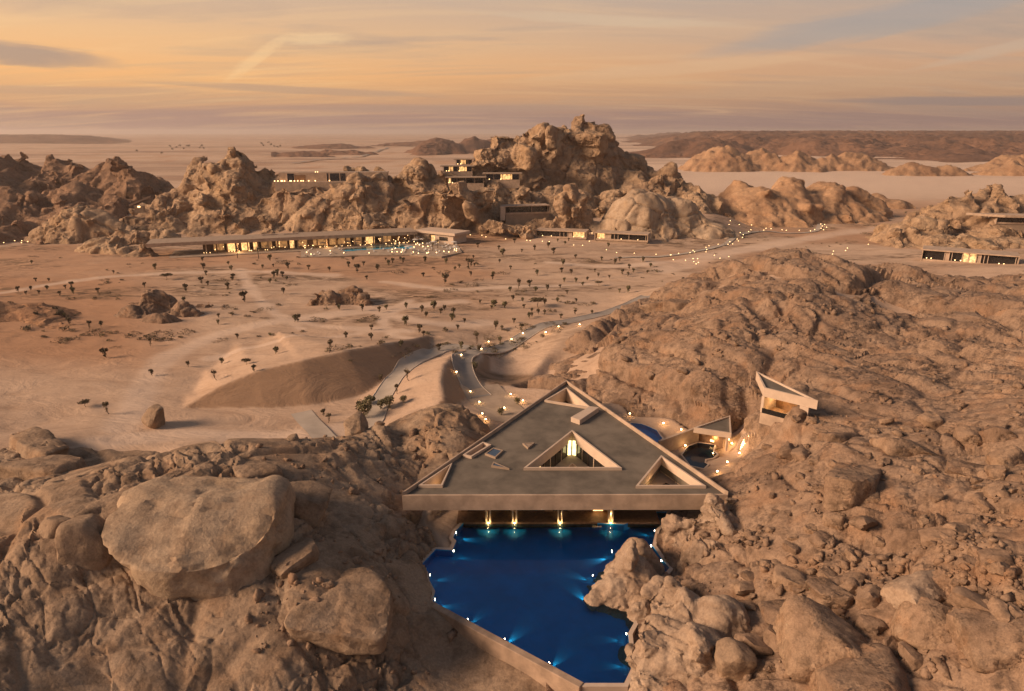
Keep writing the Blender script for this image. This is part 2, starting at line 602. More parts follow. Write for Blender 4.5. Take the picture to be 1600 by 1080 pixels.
M = {}
M['sand'] = sand_material('sand', (0.53, 0.37, 0.262), (0.445, 0.302, 0.21), (0.28, 0.175, 0.115), (0.37, 0.19, 0.10), (0.62, 0.46, 0.35))
M['rock'] = rock_material('weathered_rock', (0.325, 0.222, 0.155), (0.235, 0.153, 0.105), (0.092, 0.058, 0.039), 1.0, 1.0, (0.32, 0.178, 0.10))
M['rock_dark'] = rock_material('brown_rock', (0.335, 0.24, 0.168), (0.25, 0.17, 0.114), (0.115, 0.073, 0.047), 1.4, 0.9, (0.31, 0.18, 0.10), False, 0.4)
M['rock_brown'] = rock_material('dark_brown_rock', (0.31, 0.19, 0.12), (0.235, 0.14, 0.088), (0.13, 0.077, 0.05), 3.2, 1.0)
M['rock_far'] = rock_material('mountain_rock', (0.43, 0.30, 0.195), (0.32, 0.21, 0.135), (0.135, 0.083, 0.054), 3.2, 1.0, (0.40, 0.25, 0.135))
M['mound'] = rock_material('sandy_mound', (0.40, 0.25, 0.15), (0.34, 0.20, 0.115), (0.22, 0.12, 0.07), 8.0, 0.5)
M['far_hill'] = rock_material('far_dark_rock', (0.22, 0.12, 0.075), (0.155, 0.082, 0.052), (0.085, 0.045, 0.03), 22.0, 0.8)
M['boulder'] = rock_material('boulder_rock', (0.33, 0.23, 0.16), (0.245, 0.162, 0.112), (0.11, 0.07, 0.045), 0.7, 1.0, (0.31, 0.17, 0.095), True)
M['rock_tan'] = rock_material('pale_worn_rock', (0.42, 0.315, 0.225), (0.35, 0.25, 0.17), (0.20, 0.13, 0.085), 1.6, 0.8, (0.36, 0.24, 0.14), False, 0.35)
M['rock_red'] = rock_material('reddish_rock', (0.40, 0.225, 0.125), (0.31, 0.165, 0.09), (0.15, 0.075, 0.045), 1.6, 1.0)
# ------------------------------------------------------------------ surveyed heights: (photo x, photo y, height, rock)
PTS = []


def pts(rock, *rows):
    for r in rows:
        PTS.append((*at_z(r[0], r[1], r[2]), rock))


def line(rock, rows, n=5):
    for a, b in zip(rows[:-1], rows[1:]):
        A, B = at_z(*a), at_z(*b)
        for i in range(n):
            t = i / n
            PTS.append((*(A[j] + (B[j] - A[j]) * t for j in range(3)), rock))
    PTS.append((*at_z(*rows[-1]), rock))


# sand, the building platform and the wadi floor
pts(0, (700, 830, 0), (850, 850, 0), (980, 830, 0), (850, 930, -.3), (800, 960, -.3), (880, 1020, -.3),
    (780, 760, .2), (900, 760, .2), (1000, 760, .2), (880, 680, .3), (800, 690, .3), (960, 690, .5), (900, 640, .5),
    (560, 690, .8), (600, 655, .2), (480, 675, .3), (430, 700, .8), (300, 680, 1), (200, 685, 1.3), (60, 660, 1.2), (0, 640, 2), (-120, 640, 3),
    (740, 612, .5), (725, 598, .5), (800, 625, .6), (760, 640, .6), (840, 612, .8), (790, 660, .6),
    (780, 570, -2.4), (805, 598, -2.4), (765, 585, -2.0), (800, 545, -1.6), (830, 570, -1.6),
    (700, 522, 2), (850, 512, 2.2), (950, 486, 2.2), (1000, 450, 2.2), (900, 470, 2.2), (600, 500, 2.5), (500, 500, 2.5), (250, 560, 2.8), (400, 520, 2.8),
    (100, 620, 2.2), (200, 610, 2), (150, 500, 3), (400, 440, 2.2), (700, 430, 2), (1000, 410, 2), (50, 430, 3), (200, 420, 2.4), (1100, 380, 2),
    (550, 400, 2), (850, 400, 2), (-100, 500, 5), (-100, 430, 4), (300, 400, 2),
    (1080, 700, 1.5), (1120, 715, 1.5), (1150, 700, 1.8), (1000, 662, 1.5), (1060, 670, 1.5), (1090, 690, 1.5), (960, 640, 1.2), (1165, 680, 2),
    (1100, 735, 1.8))
line(0, [(270, 652, .3), (340, 662, 0), (440, 657, -.4), (540, 634, -.4), (600, 602, -.2), (645, 566, .6), (690, 548, 1.4)], 5)
line(0, [(662, 562, .8), (640, 582, .2), (615, 615, 0), (590, 650, 0)], 4)
line(0, [(735, 555, 1.2), (722, 572, .6), (718, 590, .5), (732, 610, .5)], 4)
line(0, [(752, 552, 1.2), (742, 575, .6), (742, 592, .5), (770, 612, .6)], 4)
# left foreground mass
pts(1, (-150, 800, 9), (10, 792, 9.5), (150, 757, 12), (250, 706, 12.5), (340, 692, 12), (430, 690, 10.5), (520, 682, 7), (590, 672, 5),
    (640, 700, 4), (-100, 900, 11), (100, 850, 11.5), (200, 800, 12.5), (300, 860, 9.5), (330, 780, 12.5), (450, 760, 11), (550, 760, 7.5), (600, 790, 5.2), (640, 820, 2.6), (652, 868, 1.4),
    (662, 905, 1.0), (500, 830, 8), (400, 950, 6.8),
    (-100, 1000, 9), (0, 950, 9), (150, 980, 7.5), (300, 1000, 5.5), (480, 930, 7), (550, 900, 6), (600, 950, 3.6), (650, 960, .6), (500, 1050, 2.6), (350, 1070, 3.4),
    (150, 1070, 5.5), (0, 1075, 7.5), (-100, 1075, 8), (600, 1050, .2), (610, 880, 4.2))
pts(1, (50, 718, 5.0), (110, 705, 4.0), (-50, 720, 6), (200, 722, 3))
pts(.75, (700, 1010, -2.2), (800, 1075, -2.6), (640, 1050, -1.2), (730, 985, -1.2), (690, 980, -.6), (900, 1100, -2.6), (780, 1030, -2), (860, 1075, -2.3))
# knoll by the building
pts(1, (640, 655, 5), (690, 630, 7.6), (735, 650, 5.0), (705, 672, 6.8), (655, 690, 4.6), (622, 690, 3.0), (640, 735, 3.2))
# right slope
pts(1, (1060, 800, 2.6), (1045, 850, 1.0), (1110, 790, 5.0), (1150, 745, 6), (1130, 760, 5.2), (1250, 690, 11.5), (1200, 740, 9), (1210, 690, 7), (1228, 652, 12.6), (1300, 700, 14),
    (1400, 720, 15), (1500, 720, 16), (1600, 700, 18.5), (1750, 700, 22), (1200, 800, 8.5), (1300, 800, 12), (1450, 800, 15), (1600, 800, 18), (1750, 800, 21),
    (1150, 850, 5), (1250, 880, 8), (1400, 900, 12), (1600, 900, 16.5), (1750, 900, 19), (1100, 900, 3), (1065, 935, 1.6), (1060, 1000, 1.6), (1200, 980, 5.5), (1350, 1000, 8.5),
    (1600, 1000, 14), (1000, 1060, .8), (1100, 1060, 3), (1300, 1075, 6.5), (1500, 1075, 10.5), (1650, 1075, 13.5))
# the large domed hill behind
pts(1, (835, 598, .6), (900, 592, 2), (950, 612, 3), (1000, 632, 3.2), (1080, 652, 3.6), (1140, 650, 5), (950, 540, 7.5), (900, 545, 3.5), (870, 560, 1.5), (1000, 520, 10), (1050, 570, 9.5), (1100, 600, 9),
    (1010, 488, 6.0), (1060, 462, 10), (1100, 440, 14), (1160, 401, 21), (1220, 395, 23), (1300, 404, 22), (1360, 440, 18.5), (1400, 478, 14), (1200, 470, 19), (1150, 520, 15.5),
    (1300, 470, 19), (1250, 550, 14.5), (1330, 540, 13), (1190, 620, 11.5), (1350, 640, 15), (1450, 640, 16), (1600, 620, 19), (1750, 620, 22), (1450, 560, 16), (1380, 590, 13.5),
    (1430, 505, 13.5), (1500, 500, 14), (1600, 490, 16), (1500, 560, 17), (1750, 490, 18), (1560, 455, 9.5), (1420, 436, 6.5), (1480, 440, 6), (1600, 440, 7.5), (1750, 440, 8))
for X, Y, Z in ((95, 285, 3), (150, 290, 4), (60, 262, 2.2), (115, 262, 8), (215, 300, 5), (250, 320, 6), (80, 330, 2), (-60, 330, 2), (-200, 330, 4), (-260, 250, 8), (0, 330, 2),
                (40, 240, 2.2), (160, 330, 3), (20, 210, 2.2)):
    PTS.append((X, Y, Z, 0))
PTS = np.array(PTS)
_C2 = 2.2 ** 2
_D = np.sqrt(((PTS[:, None, :2] - PTS[None, :, :2]) ** 2).sum(-1) + _C2)
_A = np.block([[_D - 0.15 * np.eye(len(PTS)), np.ones((len(PTS), 1))], [np.ones((1, len(PTS))), np.zeros((1, 1))]])
_WZ = np.linalg.solve(_A, np.append(PTS[:, 2], 0.0))
_WR = np.linalg.solve(_A, np.append(PTS[:, 3], 0.0))


def _rbf(xy, w):
    out = np.zeros(len(xy), F32)
    cx, cy_ = PTS[:, 0].astype(F32), PTS[:, 1].astype(F32)
    ww = w[:-1].astype(F32)
    step = 20000
    for s in range(0, len(xy), step):
        q = xy[s:s + step]
        d = np.sqrt((q[:, 0:1] - cx) ** 2 + (q[:, 1:2] - cy_) ** 2 + F32(_C2))
        out[s:s + step] = d @ ww + F32(w[-1])
    return out


def macro(x, y):
    """Height of the land without rock relief, and how rocky it is (0..1)."""
    x = np.asarray(x, np.float64).ravel(); y = np.asarray(y, np.float64).ravel()
    q = np.stack([np.clip(x, -170, 290), np.clip(y, 40, 345)], -1).astype(F32)
    z = np.full(len(x), 2.0); r = np.zeros(len(x))
    near = y < 420
    if near.any():
        zz = _par(lambda c: _rbf(c, _WZ), q[near]); rr = _par(lambda c: _rbf(c, _WR), q[near])
        k = sstep(300, 380, y[near])
        z[near] = zz * (1 - k) + 2.0 * k
        r[near] = rr * (1 - k)
    return z, r


def inside(poly, x, y):
    c = np.zeros(len(x), bool)
    n = len(poly)
    for i in range(n):
        x0, y0 = poly[i][:2]; x1, y1 = poly[(i + 1) % n][:2]
        if y0 == y1:
            continue
        hit = ((y0 > y) != (y1 > y)) & (x < (x1 - x0) * (y - y0) / (y1 - y0) + x0)
        c ^= hit
    return c


def offset_poly(poly, d):
    """Plan polygon grown outwards by d."""
    n = len(poly)
    a = sum(poly[i][0] * poly[(i + 1) % n][1] - poly[(i + 1) % n][0] * poly[i][1] for i in range(n))
    s = 1 if a > 0 else -1
    out = []
    for i in range(n):
        p0, p1, p2 = (Vector(poly[(i + j) % n][:2]) for j in (-1, 0, 1))
        e0, e1 = (p1 - p0).normalized(), (p2 - p1).normalized()
        n0, n1 = Vector((e0.y, -e0.x)) * s, Vector((e1.y, -e1.x)) * s
        b = (n0 + n1)
        b = b.normalized() if b.length > 1e-6 else n0
        k = d / max(0.45, b.dot(n0))
        out.append((p1.x + b.x * k, p1.y + b.y * k))
    return out


def zoomed(x0, y0, s, rows):
    return [(x0 + a * s, y0 + b * s) for a, b in rows]


# the big pool, seen from the photograph at water level 0
POOL_PX = zoomed(640, 780, 470 / 1600, [
    (318, 100), (245, 175), (232, 210), (250, 228), (228, 278), (140, 272), (65, 352), (100, 395), (108, 440), (137, 495), (125, 550),
    (930, 985), (1140, 985), (1180, 900), (1160, 720), (1250, 560), (1340, 420), (1380, 372), (1345, 330), (1290, 250), (1310, 165), (1352, 130), (1368, 72), (1210, 72), (1170, 130), (1140, 140)])
POOL = [at_z(a, b, 0)[:2] for a, b in POOL_PX]
SPA_Z = 7.4
ROOF = [at_z(a, b, SPA_Z)[:2] for a, b in ((628, 771), (1138, 770), (885, 595))]
TPOOL_A = [at_z(a, b, 1.6)[:2] for a, b in zoomed(960, 560, 340 / 1600, [(130, 478), (200, 487), (262, 510), (312, 535), (335, 572), (352, 590), (300, 640), (190, 590), (90, 500)])]
TPOOL_B = [at_z(a, b, 1.6)[:2] for a, b in zoomed(960, 560, 340 / 1600, [(500, 712), (545, 650), (615, 625), (680, 632), (735, 640), (722, 678), (752, 708), (722, 735), (665, 745), (662, 770), (685, 782), (655, 812), (560, 790)])]


LPOOL = [at_z(480 + a * .1875, 330 + b * .1875, 2.6)[:2] for a, b in ((280, 328), (300, 312), (400, 305), (480, 296), (560, 284), (640, 277), (720, 274), (790, 277), (830, 286), (880, 294), (865, 312), (800, 317), (740, 308), (680, 316), (600, 318), (520, 322), (440, 326), (380, 333), (320, 336))]
tpoly = [at_z(a, b, 2.5)[:2] for a, b in ((470, 402), (560, 399), (640, 398), (690, 401), (722, 394), (716, 384), (652, 372), (560, 374), (470, 380))]
BANKS = [([(280, 641, .2), (310, 623, 1.8), (345, 603, 3.9), (400, 580, 6.2), (470, 563, 7.7), (540, 548, 8.2), (600, 537, 7.4), (645, 530, 5.0), (672, 523, 2.4)], .85, .10),
         ([(722, 549, 2.6), (706, 556, 4.6), (693, 570, 5.6), (688, 595, 5.4), (694, 622, 4.0), (712, 642, 1.6)], .80, .30)]
BANKS = [(np.array([at_z(*p) for p in rows]), fs, bs) for rows, fs, bs in BANKS]


def banks(x, y, z):
    """Sand banks cut to a crisp crest: steep on the road side, easing away behind."""
    m = (y > 120) & (y < 260) & (np.abs(x) < 90)
    if not m.any():
        return z
    xx, yy = x[m], y[m]
    wob = fbm(P3(xx, yy), 9, 2, 303)
    top = np.full(len(xx), -9.0)
    for q, fs, bs in BANKS:
        bd = np.full(len(xx), 1e9); prof = np.full(len(xx), -9.0)
        for a, b in zip(q[:-1], q[1:]):
            e = b[:2] - a[:2]; L = math.hypot(*e)
            t = np.clip(((xx - a[0]) * e[0] + (yy - a[1]) * e[1]) / L ** 2, 0, 1)
            dx, dy = xx - a[0] - t * e[0], yy - a[1] - t * e[1]
            d = np.hypot(dx, dy)
            side = (e[0] * (yy - a[1]) - e[1] * (xx - a[0])) / L
            zc = a[2] + (b[2] - a[2]) * t
            face = (side < 0) if bs < .2 else (side > 0)
            raw = ((xx - a[0]) * e[0] + (yy - a[1]) * e[1]) / L ** 2
            over = np.maximum(0, np.where(np.all(a == q[0]), -raw, 0)) * L + np.maximum(0, np.where(np.all(b == q[-1]), raw - 1, 0)) * L
            p = np.where(face, zc - d * (fs + .05 * wob), zc - d * bs - .3 * wob * np.minimum(d / 4, 1) - over * .3)
            nearer = d < bd
            prof = np.where(nearer, p, prof); bd = np.minimum(bd, d)
        top = np.maximum(top, prof)
    out = z.copy()
    out[m] = np.maximum(z[m], top)
    return out


def cuts(x, y, z, ground=True):
    """Excavations: pools, and the level floor under the big roof."""
    z = z.copy()
    m = inside(offset_poly(ROOF, -1.0), x, y)
    z[m] = np.minimum(z[m], 0.25)
    m = inside(offset_poly(tpoly, -.4), x, y)
    z[m] = np.minimum(z[m], 1.2)
    for poly, d in ((POOL, .3), (TPOOL_A, .25), (TPOOL_B, .25)):
        m = inside(offset_poly(poly, d), x, y)
        z[m] = np.minimum(z[m], -3.2 if ground else -3.7)
    return z


def ground_z(x, y):
    x = np.asarray(x, np.float64).ravel(); y = np.asarray(y, np.float64).ravel()
    z, r = macro(x, y)
    p = P3(x, y)
    soft = 1 - sstep(0.25, 0.6, r)
    far = sstep(120, 260, y)
    tame = 1 - 0.85 * np.exp(-((x - 10) ** 2 + (y - 118) ** 2) / 45 ** 2)
    z = z + fbm(p * [0.55, 1, 1], 38, 3, 5) * 0.9 * far * soft + fbm(p, 7, 3, 9) * 0.16 * soft * tame
    z = z + fbm(p * [0.6, 1, 1], 17, 2, 55) * 0.28 * sstep(160, 200, y) * soft
    u = x / np.maximum(y, 1)
    z = z + 8.0 * sstep(374, 430, y) * (1 - sstep(490, 620, y)) * sstep(-0.9, -0.7, u) * (1 - sstep(0.28, 0.36, u))
    z = z + fbm(p * [0.4, 1, 1], 260, 3, 77) * 3.0 * sstep(600, 1200, y)
    z = banks(x, y, z)
    z = z - 3.0 * sstep(0.30, 0.8, r) + 0.5 * sstep(0.3, 0.7, r) * fbm(p, 9, 2, 15)
    return z, r


def gz(x, y):
    return float(ground_z([x], [y])[0][0])


def hit(px, py, guess=2.0):
    """Where the sight line through a photo point meets the land."""
    z = guess
    for _ in range(6):
        X, Y, _z = at_z(px, py, z)
        z2 = float(ground_z([X], [Y])[0][0])
        if abs(z2 - z) < 0.03:
            break
        z = z + (z2 - z) * 0.7
    return X, Y, gz(X, Y)


def hits(pp, guess=2.0):
    pp = np.asarray(pp, float)
    z = np.full(len(pp), guess)
    for _ in range(7):
        xy = np.array([at_z(a, b, c)[:2] for (a, b), c in zip(pp, z)])
        z = z + (ground_z(xy[:, 0], xy[:, 1])[0] - z) * 0.75
    xy = np.array([at_z(a, b, c)[:2] for (a, b), c in zip(pp, z)])
    return [(a, b, c) for (a, b), c in zip(xy, ground_z(xy[:, 0], xy[:, 1])[0])]


def grid_faces(nr, nc):
    i = np.arange(nr - 1)[:, None] * nc + np.arange(nc - 1)[None, :]
    i = i.ravel()
    return np.stack([i, i + 1, i + nc + 1, i + nc], -1)


def fan(u0, u1, ncol, ys):
    """Plan grid that widens with distance: columns of constant X/Y, rows at the given Y."""
    u = np.linspace(u0, u1, ncol)
    Y = np.repeat(ys, ncol)
    return np.tile(u, len(ys)) * Y, Y


# ------------------------------------------------------------------ ground sheet
rows = np.concatenate([np.linspace(20, 170, 280, endpoint=False), np.linspace(170, 400, 200, endpoint=False), np.geomspace(400, 24000, 150)])
NC = 440
gx, gy = fan(-1.25, 1.25, NC, rows)
gzv, grock = ground_z(gx, gy)
gzv = cuts(gx, gy, gzv)
ground = mesh_obj('desert_ground', np.stack([gx, gy, gzv], -1), grid_faces(len(rows), NC), M['sand'], smooth=True)
tag(ground, 'wide sandy desert floor of pale tan sand running to the horizon', None, None, 'structure')


def path_px(rows, z=2.2):
    q = np.array([at_z(a, b, z)[:2] for a, b in rows])
    out = []
    n = len(q)
    for i in range(n - 1):
        p0, p1, p2, p3 = q[max(i - 1, 0)], q[i], q[i + 1], q[min(i + 2, n - 1)]
        for t in np.linspace(0, 1, 10, endpoint=False):
            out.append(0.5 * (2 * p1 + (p2 - p0) * t + (2 * p0 - 5 * p1 + 4 * p2 - p3) * t * t + (3 * p1 - p0 - 3 * p2 + p3) * t ** 3))
    out.append(q[-1])
    return np.array(out)


def dist_path(x, y, q):
    d = np.full(len(x), 1e9)
    for a, b in zip(q[:-1], q[1:]):
        e = b - a
        t = np.clip(((x - a[0]) * e[0] + (y - a[1]) * e[1]) / max(e @ e, 1e-9), 0, 1)
        d = np.minimum(d, (x - a[0] - t * e[0]) ** 2 + (y - a[1] - t * e[1]) ** 2)
    return np.sqrt(d)


TRACKS = [([(190, 660), (212, 625), (235, 590), (265, 560), (330, 530), (420, 508), (520, 494), (620, 482), (720, 470)], 2.6),
          ([(375, 420), (392, 452), (415, 478), (445, 503), (470, 515)], 1.6), ([(0, 462), (110, 440), (240, 428), (380, 424), (520, 428)], 2.2),
          ([(540, 468), (600, 492), (680, 506), (760, 500)], 2.4), ([(150, 690), (260, 672), (380, 672), (480, 668), (540, 655)], 3.0), ([(600, 440), (700, 452), (800, 446), (920, 438)], 2.0),
          ([(450, 505), (540, 515), (640, 518)], 1.8), ([(860, 410), (960, 415), (1060, 408), (1150, 395)], 2.5), ([(1040, 420), (1150, 392), (1230, 378), (1330, 362), (1420, 352)], 5.0),
          ([(330, 560), (450, 540), (560, 522)], 1.5), ([(640, 470), (600, 505), (640, 540)], 1.6)]
near_m = (gy < 460) & (gy > 100) & (np.abs(gx) < 330)
track = np.zeros(len(gx))
xs_, ys_ = gx[near_m], gy[near_m]
wob = fbm(P3(xs_, ys_), 14, 3, 201) * 1.6
tv = np.zeros(len(xs_))
for rws, w in TRACKS:
    tv = np.maximum(tv, 1 - sstep(w * 0.6, w * 2.0, dist_path(xs_, ys_, path_px(rws)) + wob))
track[near_m] = tv
pg = P3(gx, gy)
scrub = sstep(-0.12, 0.30, fbm(pg * [0.5, 1, 1], 34, 4, 211)) * sstep(165, 215, gy) * (1 - sstep(430, 620, gy)) * (1 - track)
scrub = np.maximum(scrub, 0.7 * sstep(-0.1, 0.3, fbm(pg, 18, 3, 213)) * sstep(0.05, 0.5, grock) * sstep(140, 100, gy))
hol = np.exp(-(((gx + 2) / 9) ** 2 + ((gy - 166) / 9) ** 2))
scrub = np.maximum(scrub, 0.9 * sstep(0.3, 0.6, hol))
red = np.maximum(sstep(-0.44, -0.62, gx / gy) * sstep(150, 180, gy) * (1 - sstep(260, 330, gy)), 0.8 * sstep(0.0, 0.4, fbm(pg, 90, 3, 217)) * sstep(180, 300, gy))
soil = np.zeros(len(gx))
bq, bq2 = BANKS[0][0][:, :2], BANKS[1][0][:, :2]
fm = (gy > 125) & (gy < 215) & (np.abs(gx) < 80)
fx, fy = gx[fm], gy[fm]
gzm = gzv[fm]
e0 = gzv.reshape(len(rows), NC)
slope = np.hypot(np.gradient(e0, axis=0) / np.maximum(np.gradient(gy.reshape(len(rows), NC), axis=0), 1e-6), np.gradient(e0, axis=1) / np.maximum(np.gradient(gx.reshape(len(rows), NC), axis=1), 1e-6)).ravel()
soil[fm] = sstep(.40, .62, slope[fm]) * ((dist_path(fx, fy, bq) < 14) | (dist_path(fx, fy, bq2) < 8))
soil = np.maximum(soil, sstep(0.35, 0.5, hol))
pale = sstep(480, 800, gy) * (0.15 + 0.85 * sstep(0.05, 0.22, gx / gy))
distant = sstep(520, 900, gy) * (1 - 0.85 * sstep(0.10, 0.2, gx / gy) * (1 - sstep(1150, 1400, gy)))
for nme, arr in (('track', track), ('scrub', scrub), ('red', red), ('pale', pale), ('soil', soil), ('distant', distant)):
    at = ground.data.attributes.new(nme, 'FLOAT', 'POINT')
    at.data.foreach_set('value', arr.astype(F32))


def rock_sheet(name, label, u0, u1, ncol, ys, recipe, mat, keep=None):
    x, y = fan(u0, u1, ncol, ys)
    z, r = macro(x, y)
    if keep is not None:
        r = r * keep(x, y)
    nr = len(ys)
    X, Y, Z = (a.reshape(nr, ncol) for a in (x, y, z))
    # macro normal
    dXr, dYr, dZr = np.gradient(X, axis=0), np.gradient(Y, axis=0), np.gradient(Z, axis=0)
    dXc, dYc, dZc = np.gradient(X, axis=1), np.gradient(Y, axis=1), np.gradient(Z, axis=1)
    n = np.cross(np.stack([dXc, dYc, dZc], -1), np.stack([dXr, dYr, dZr], -1)).reshape(-1, 3)
    n /= np.linalg.norm(n, axis=1, keepdims=True)
    n[n[:, 2] < 0] *= -1
    p = np.stack([x, y, z], -1)
    k = sstep(0.30, 0.62, r + 0.10 * fbm(p, 5, 3, 31))
    d = recipe(p)
    q = p + n * (d * (0.15 + 0.85 * k))[:, None]
    q[:, 2] -= (1 - k) * 2.6
    foot = inside(offset_poly(ROOF, 0.3), q[:, 0], q[:, 1])
    q[foot, 2] = np.minimum(q[foot, 2], 0.1)
    q[:, 2] = cuts(q[:, 0], q[:, 1], q[:, 2], False)
    f = grid_faces(nr, ncol)
    kk = k.reshape(-1)
    f = f[(kk[f].max(1) > 0.02)]
    used = np.unique(f)
    remap = np.zeros(len(q), np.int64); remap[used] = np.arange(len(used))
    o = mesh_obj(name, q[used], remap[f], mat, smooth=True, sharp=36)
    return tag(o, label, None, None, 'structure')


def joints(p, dip=0.5, strike=0.5):
    """Coordinates turned into the rock's own joint directions, long along strike."""
    R = np.array(Matrix.Rotation(dip, 3, 'X') @ Matrix.Rotation(strike, 3, 'Z'))
    return p @ R.T


def crag(p, s=1.0, seed=0, rough=1.0, dip=0.55, strike=0.6):
    """Fractured rock relief: tilted joint blocks at several sizes, opened joints, weathered grain."""
    j = joints(p, dip, strike)
    w = j + np.stack([perlin(p, 10 * s, seed + 1), perlin(p, 10 * s, seed + 2), perlin(p, 10 * s, seed + 3)], -1) * (1.6 * s)
    m = sstep(-0.25, 0.30, fbm(p, 22 * s, 2, seed + 4))
    d = fbm(p, 15 * s, 3, seed + 5) * 0.9 * s
    v, e = facet(w * [0.62, 1, 1.15], 7.5 * s, seed + 6, 1.0)
    d = d + (v * 1.5 - 0.9 * np.exp(-e * 16)) * s * (0.6 + 0.4 * m)
    v, e = facet(w * [0.7, 1, 1.3], 2.9 * s, seed + 7, 1.0)
    d = d + (v * 0.75 - 0.5 * np.exp(-e * 13)) * s * (0.12 + 0.88 * m) * rough
    w2 = j + np.stack([perlin(p, 2.5 * s, seed + 11), perlin(p, 2.5 * s, seed + 12), perlin(p, 2.5 * s, seed + 13)], -1) * (0.5 * s)
    v, e = facet(w2 * [0.75, 1, 1.2], 1.15 * s, seed + 8, 1.1)
    d = d + (v * 0.34 - 0.2 * np.exp(-e * 10)) * s * (0.10 + 0.9 * m) * rough
    d = d + fbm(p, 1.0 * s, 2, seed + 9) * 0.07 * s
    return d


def dome_relief(p, s=1.0, seed=0):
    """Smooth exfoliating granite: broad swells, thin long cracks, patches where the shell has spalled off."""
    w = joints(p, 0.3, 1.0) + np.stack([perlin(p, 12 * s, seed + 1), perlin(p, 12 * s, seed + 2), perlin(p, 12 * s, seed + 3)], -1) * (2.4 * s)
    d = fbm(p, 17 * s, 2, seed + 4) * 1.3 * s
    v, e = facet(w * [0.7, 1, 1.1], 11 * s, seed + 5, 0.5)
    d = d + (v * 1.1 - 0.75 * np.exp(-(e * 13) ** 2)) * s
    m = sstep(0.05, 0.30, fbm(p, 13 * s, 3, seed + 6))
    d = d - 0.30 * s * m
    v, e = facet(w * [0.7, 1, 1.4], 3.2 * s, seed + 7, 1.0)
    d = d + (v * 0.7 - 0.45 * np.exp(-e * 13)) * s * m
    v, e = facet(w, 1.2 * s, seed + 8, 1.0)
    d = d + (v * 0.3 - 0.2 * np.exp(-e * 10)) * s * m
    t = perlin(p, 0.8 * s, seed + 10)      # tafoni: rounded pits, clustered
    d = d - 0.35 * s * sstep(0.25, 0.5, t) * sstep(0.05, 0.3, perlin(p, 7 * s, seed + 11))
    d = d + fbm(p, 2.5 * s, 3, seed + 9) * 0.07 * s
    return d


def left_relief(p):
    k = sstep(-17, -31, p[:, 0] + 0.2 * (p[:, 1] - 80))        # smoother whaleback away from the pool, broken near it
    low = sstep(78, 66, p[:, 1])
    k = k * (1 - 0.45 * low)
    d = dome_relief(p, 1.35, 40) * .85 * k + crag(p, 0.85, 60) * (1 - k)
    return d * (1 - 0.8 * sstep(-14, -8, p[:, 0]) * sstep(84, 78, p[:, 1]))


left = rock_sheet('rock_outcrop', 'broad brown rock mass with cracked smooth back beside the big pool', -1.0, 0.16, 470, np.geomspace(42, 142, 430), left_relief, M['rock_dark'],
                  keep=lambda x, y: (x < -4) | ((y < 80) & (x < 9)))


def right_relief(p):
    near = sstep(128, 104, p[:, 1])
    hill = sstep(140, 165, p[:, 1])
    j = joints(p, .5, .9)
    w = j + np.stack([perlin(p, 26, 151), perlin(p, 26, 152), perlin(p, 26, 153)], -1) * 5.0
    v, e = facet(w * [0.5, 1, 1], 21, 140, .8)
    big = v * 4.4 - 2.6 * np.exp(-(e * 9) ** 2) + 1.0
    v, e = facet(w * [0.6, 1, 1], 8.5, 141, .9)
    mid = v * 1.5 - 1.0 * np.exp(-(e * 10) ** 2)
    rough = sstep(.02, .40, fbm(p, 26, 3, 145))
    smooth = dome_relief(p, 1.35, 120) * .75
    far = big * (.55 + .45 * hill) + mid * .7 + smooth * (1 - .6 * rough) + crag(p, .9, 100, 1.0) * (.08 + .82 * rough)
    close = crag(p, 1.3, 80, .8) * (.35 + .6 * sstep(-.15, .3, fbm(p, 14, 3, 146))) + mid * .6 + fbm(p, 5, 2, 88) * .4
    return close * near + far * (1 - near)


right = rock_sheet('rocky_hillside', 'long tan rocky hillside of fractured blocks rising right of the triangular roof', -0.02, 1.22, 540, np.geomspace(40, 300, 570), right_relief, M['rock'],
                   keep=lambda x, y: (x > 4))
# ------------------------------------------------------------------ rock formations and boulders
def ico(sub):
    bm = bmesh.new()
    bmesh.ops.create_icosphere(bm, subdivisions=sub, radius=1.0)
    bm.verts.ensure_lookup_table()
    v = np.array([x.co[:] for x in bm.verts]); f = np.array([[y.index for y in x.verts] for x in bm.faces])
    bm.free()
    return v / np.linalg.norm(v, axis=1, keepdims=True), f


ICO = {k: ico(k) for k in (2, 3, 4, 5)}


def polyrock(rng, sub=3, planes=13, soft=10.0):
    """A joint-bounded block with rounded edges: a sphere cut by random planes."""
    d, f = ICO[sub]
    n = rng.normal(size=(planes, 3)); n /= np.linalg.norm(n, axis=1, keepdims=True)
    n = np.vstack([n, np.eye(3), -np.eye(3)])
    off = np.concatenate([rng.uniform(0.62, 1.0, planes), rng.uniform(0.8, 1.0, 6)])
    c = np.maximum(d @ n.T / off, 0.02)
    r = 1.0 / (np.sum(c ** soft, axis=1) ** (1 / soft))
    return d * r[:, None], f


def rot_matrix(rng, tilt=0.35):
    a, b, c = rng.uniform(0, 6.283), rng.normal() * tilt, rng.normal() * tilt
    return np.array(Matrix.Rotation(b, 3, 'X') @ Matrix.Rotation(c, 3, 'Y') @ Matrix.Rotation(a, 3, 'Z'))


def vnormals(v, f):
    tri = f if f.shape[1] == 3 else np.vstack([f[:, [0, 1, 2]], f[:, [0, 2, 3]]])
    n = np.cross(v[tri[:, 1]] - v[tri[:, 0]], v[tri[:, 2]] - v[tri[:, 0]])
    out = np.zeros_like(v)
    for k in range(3):
        for a in range(3):
            out[:, a] += np.bincount(tri[:, k], weights=n[:, a], minlength=len(v))
    return out / np.maximum(np.linalg.norm(out, axis=1, keepdims=True), 1e-9)


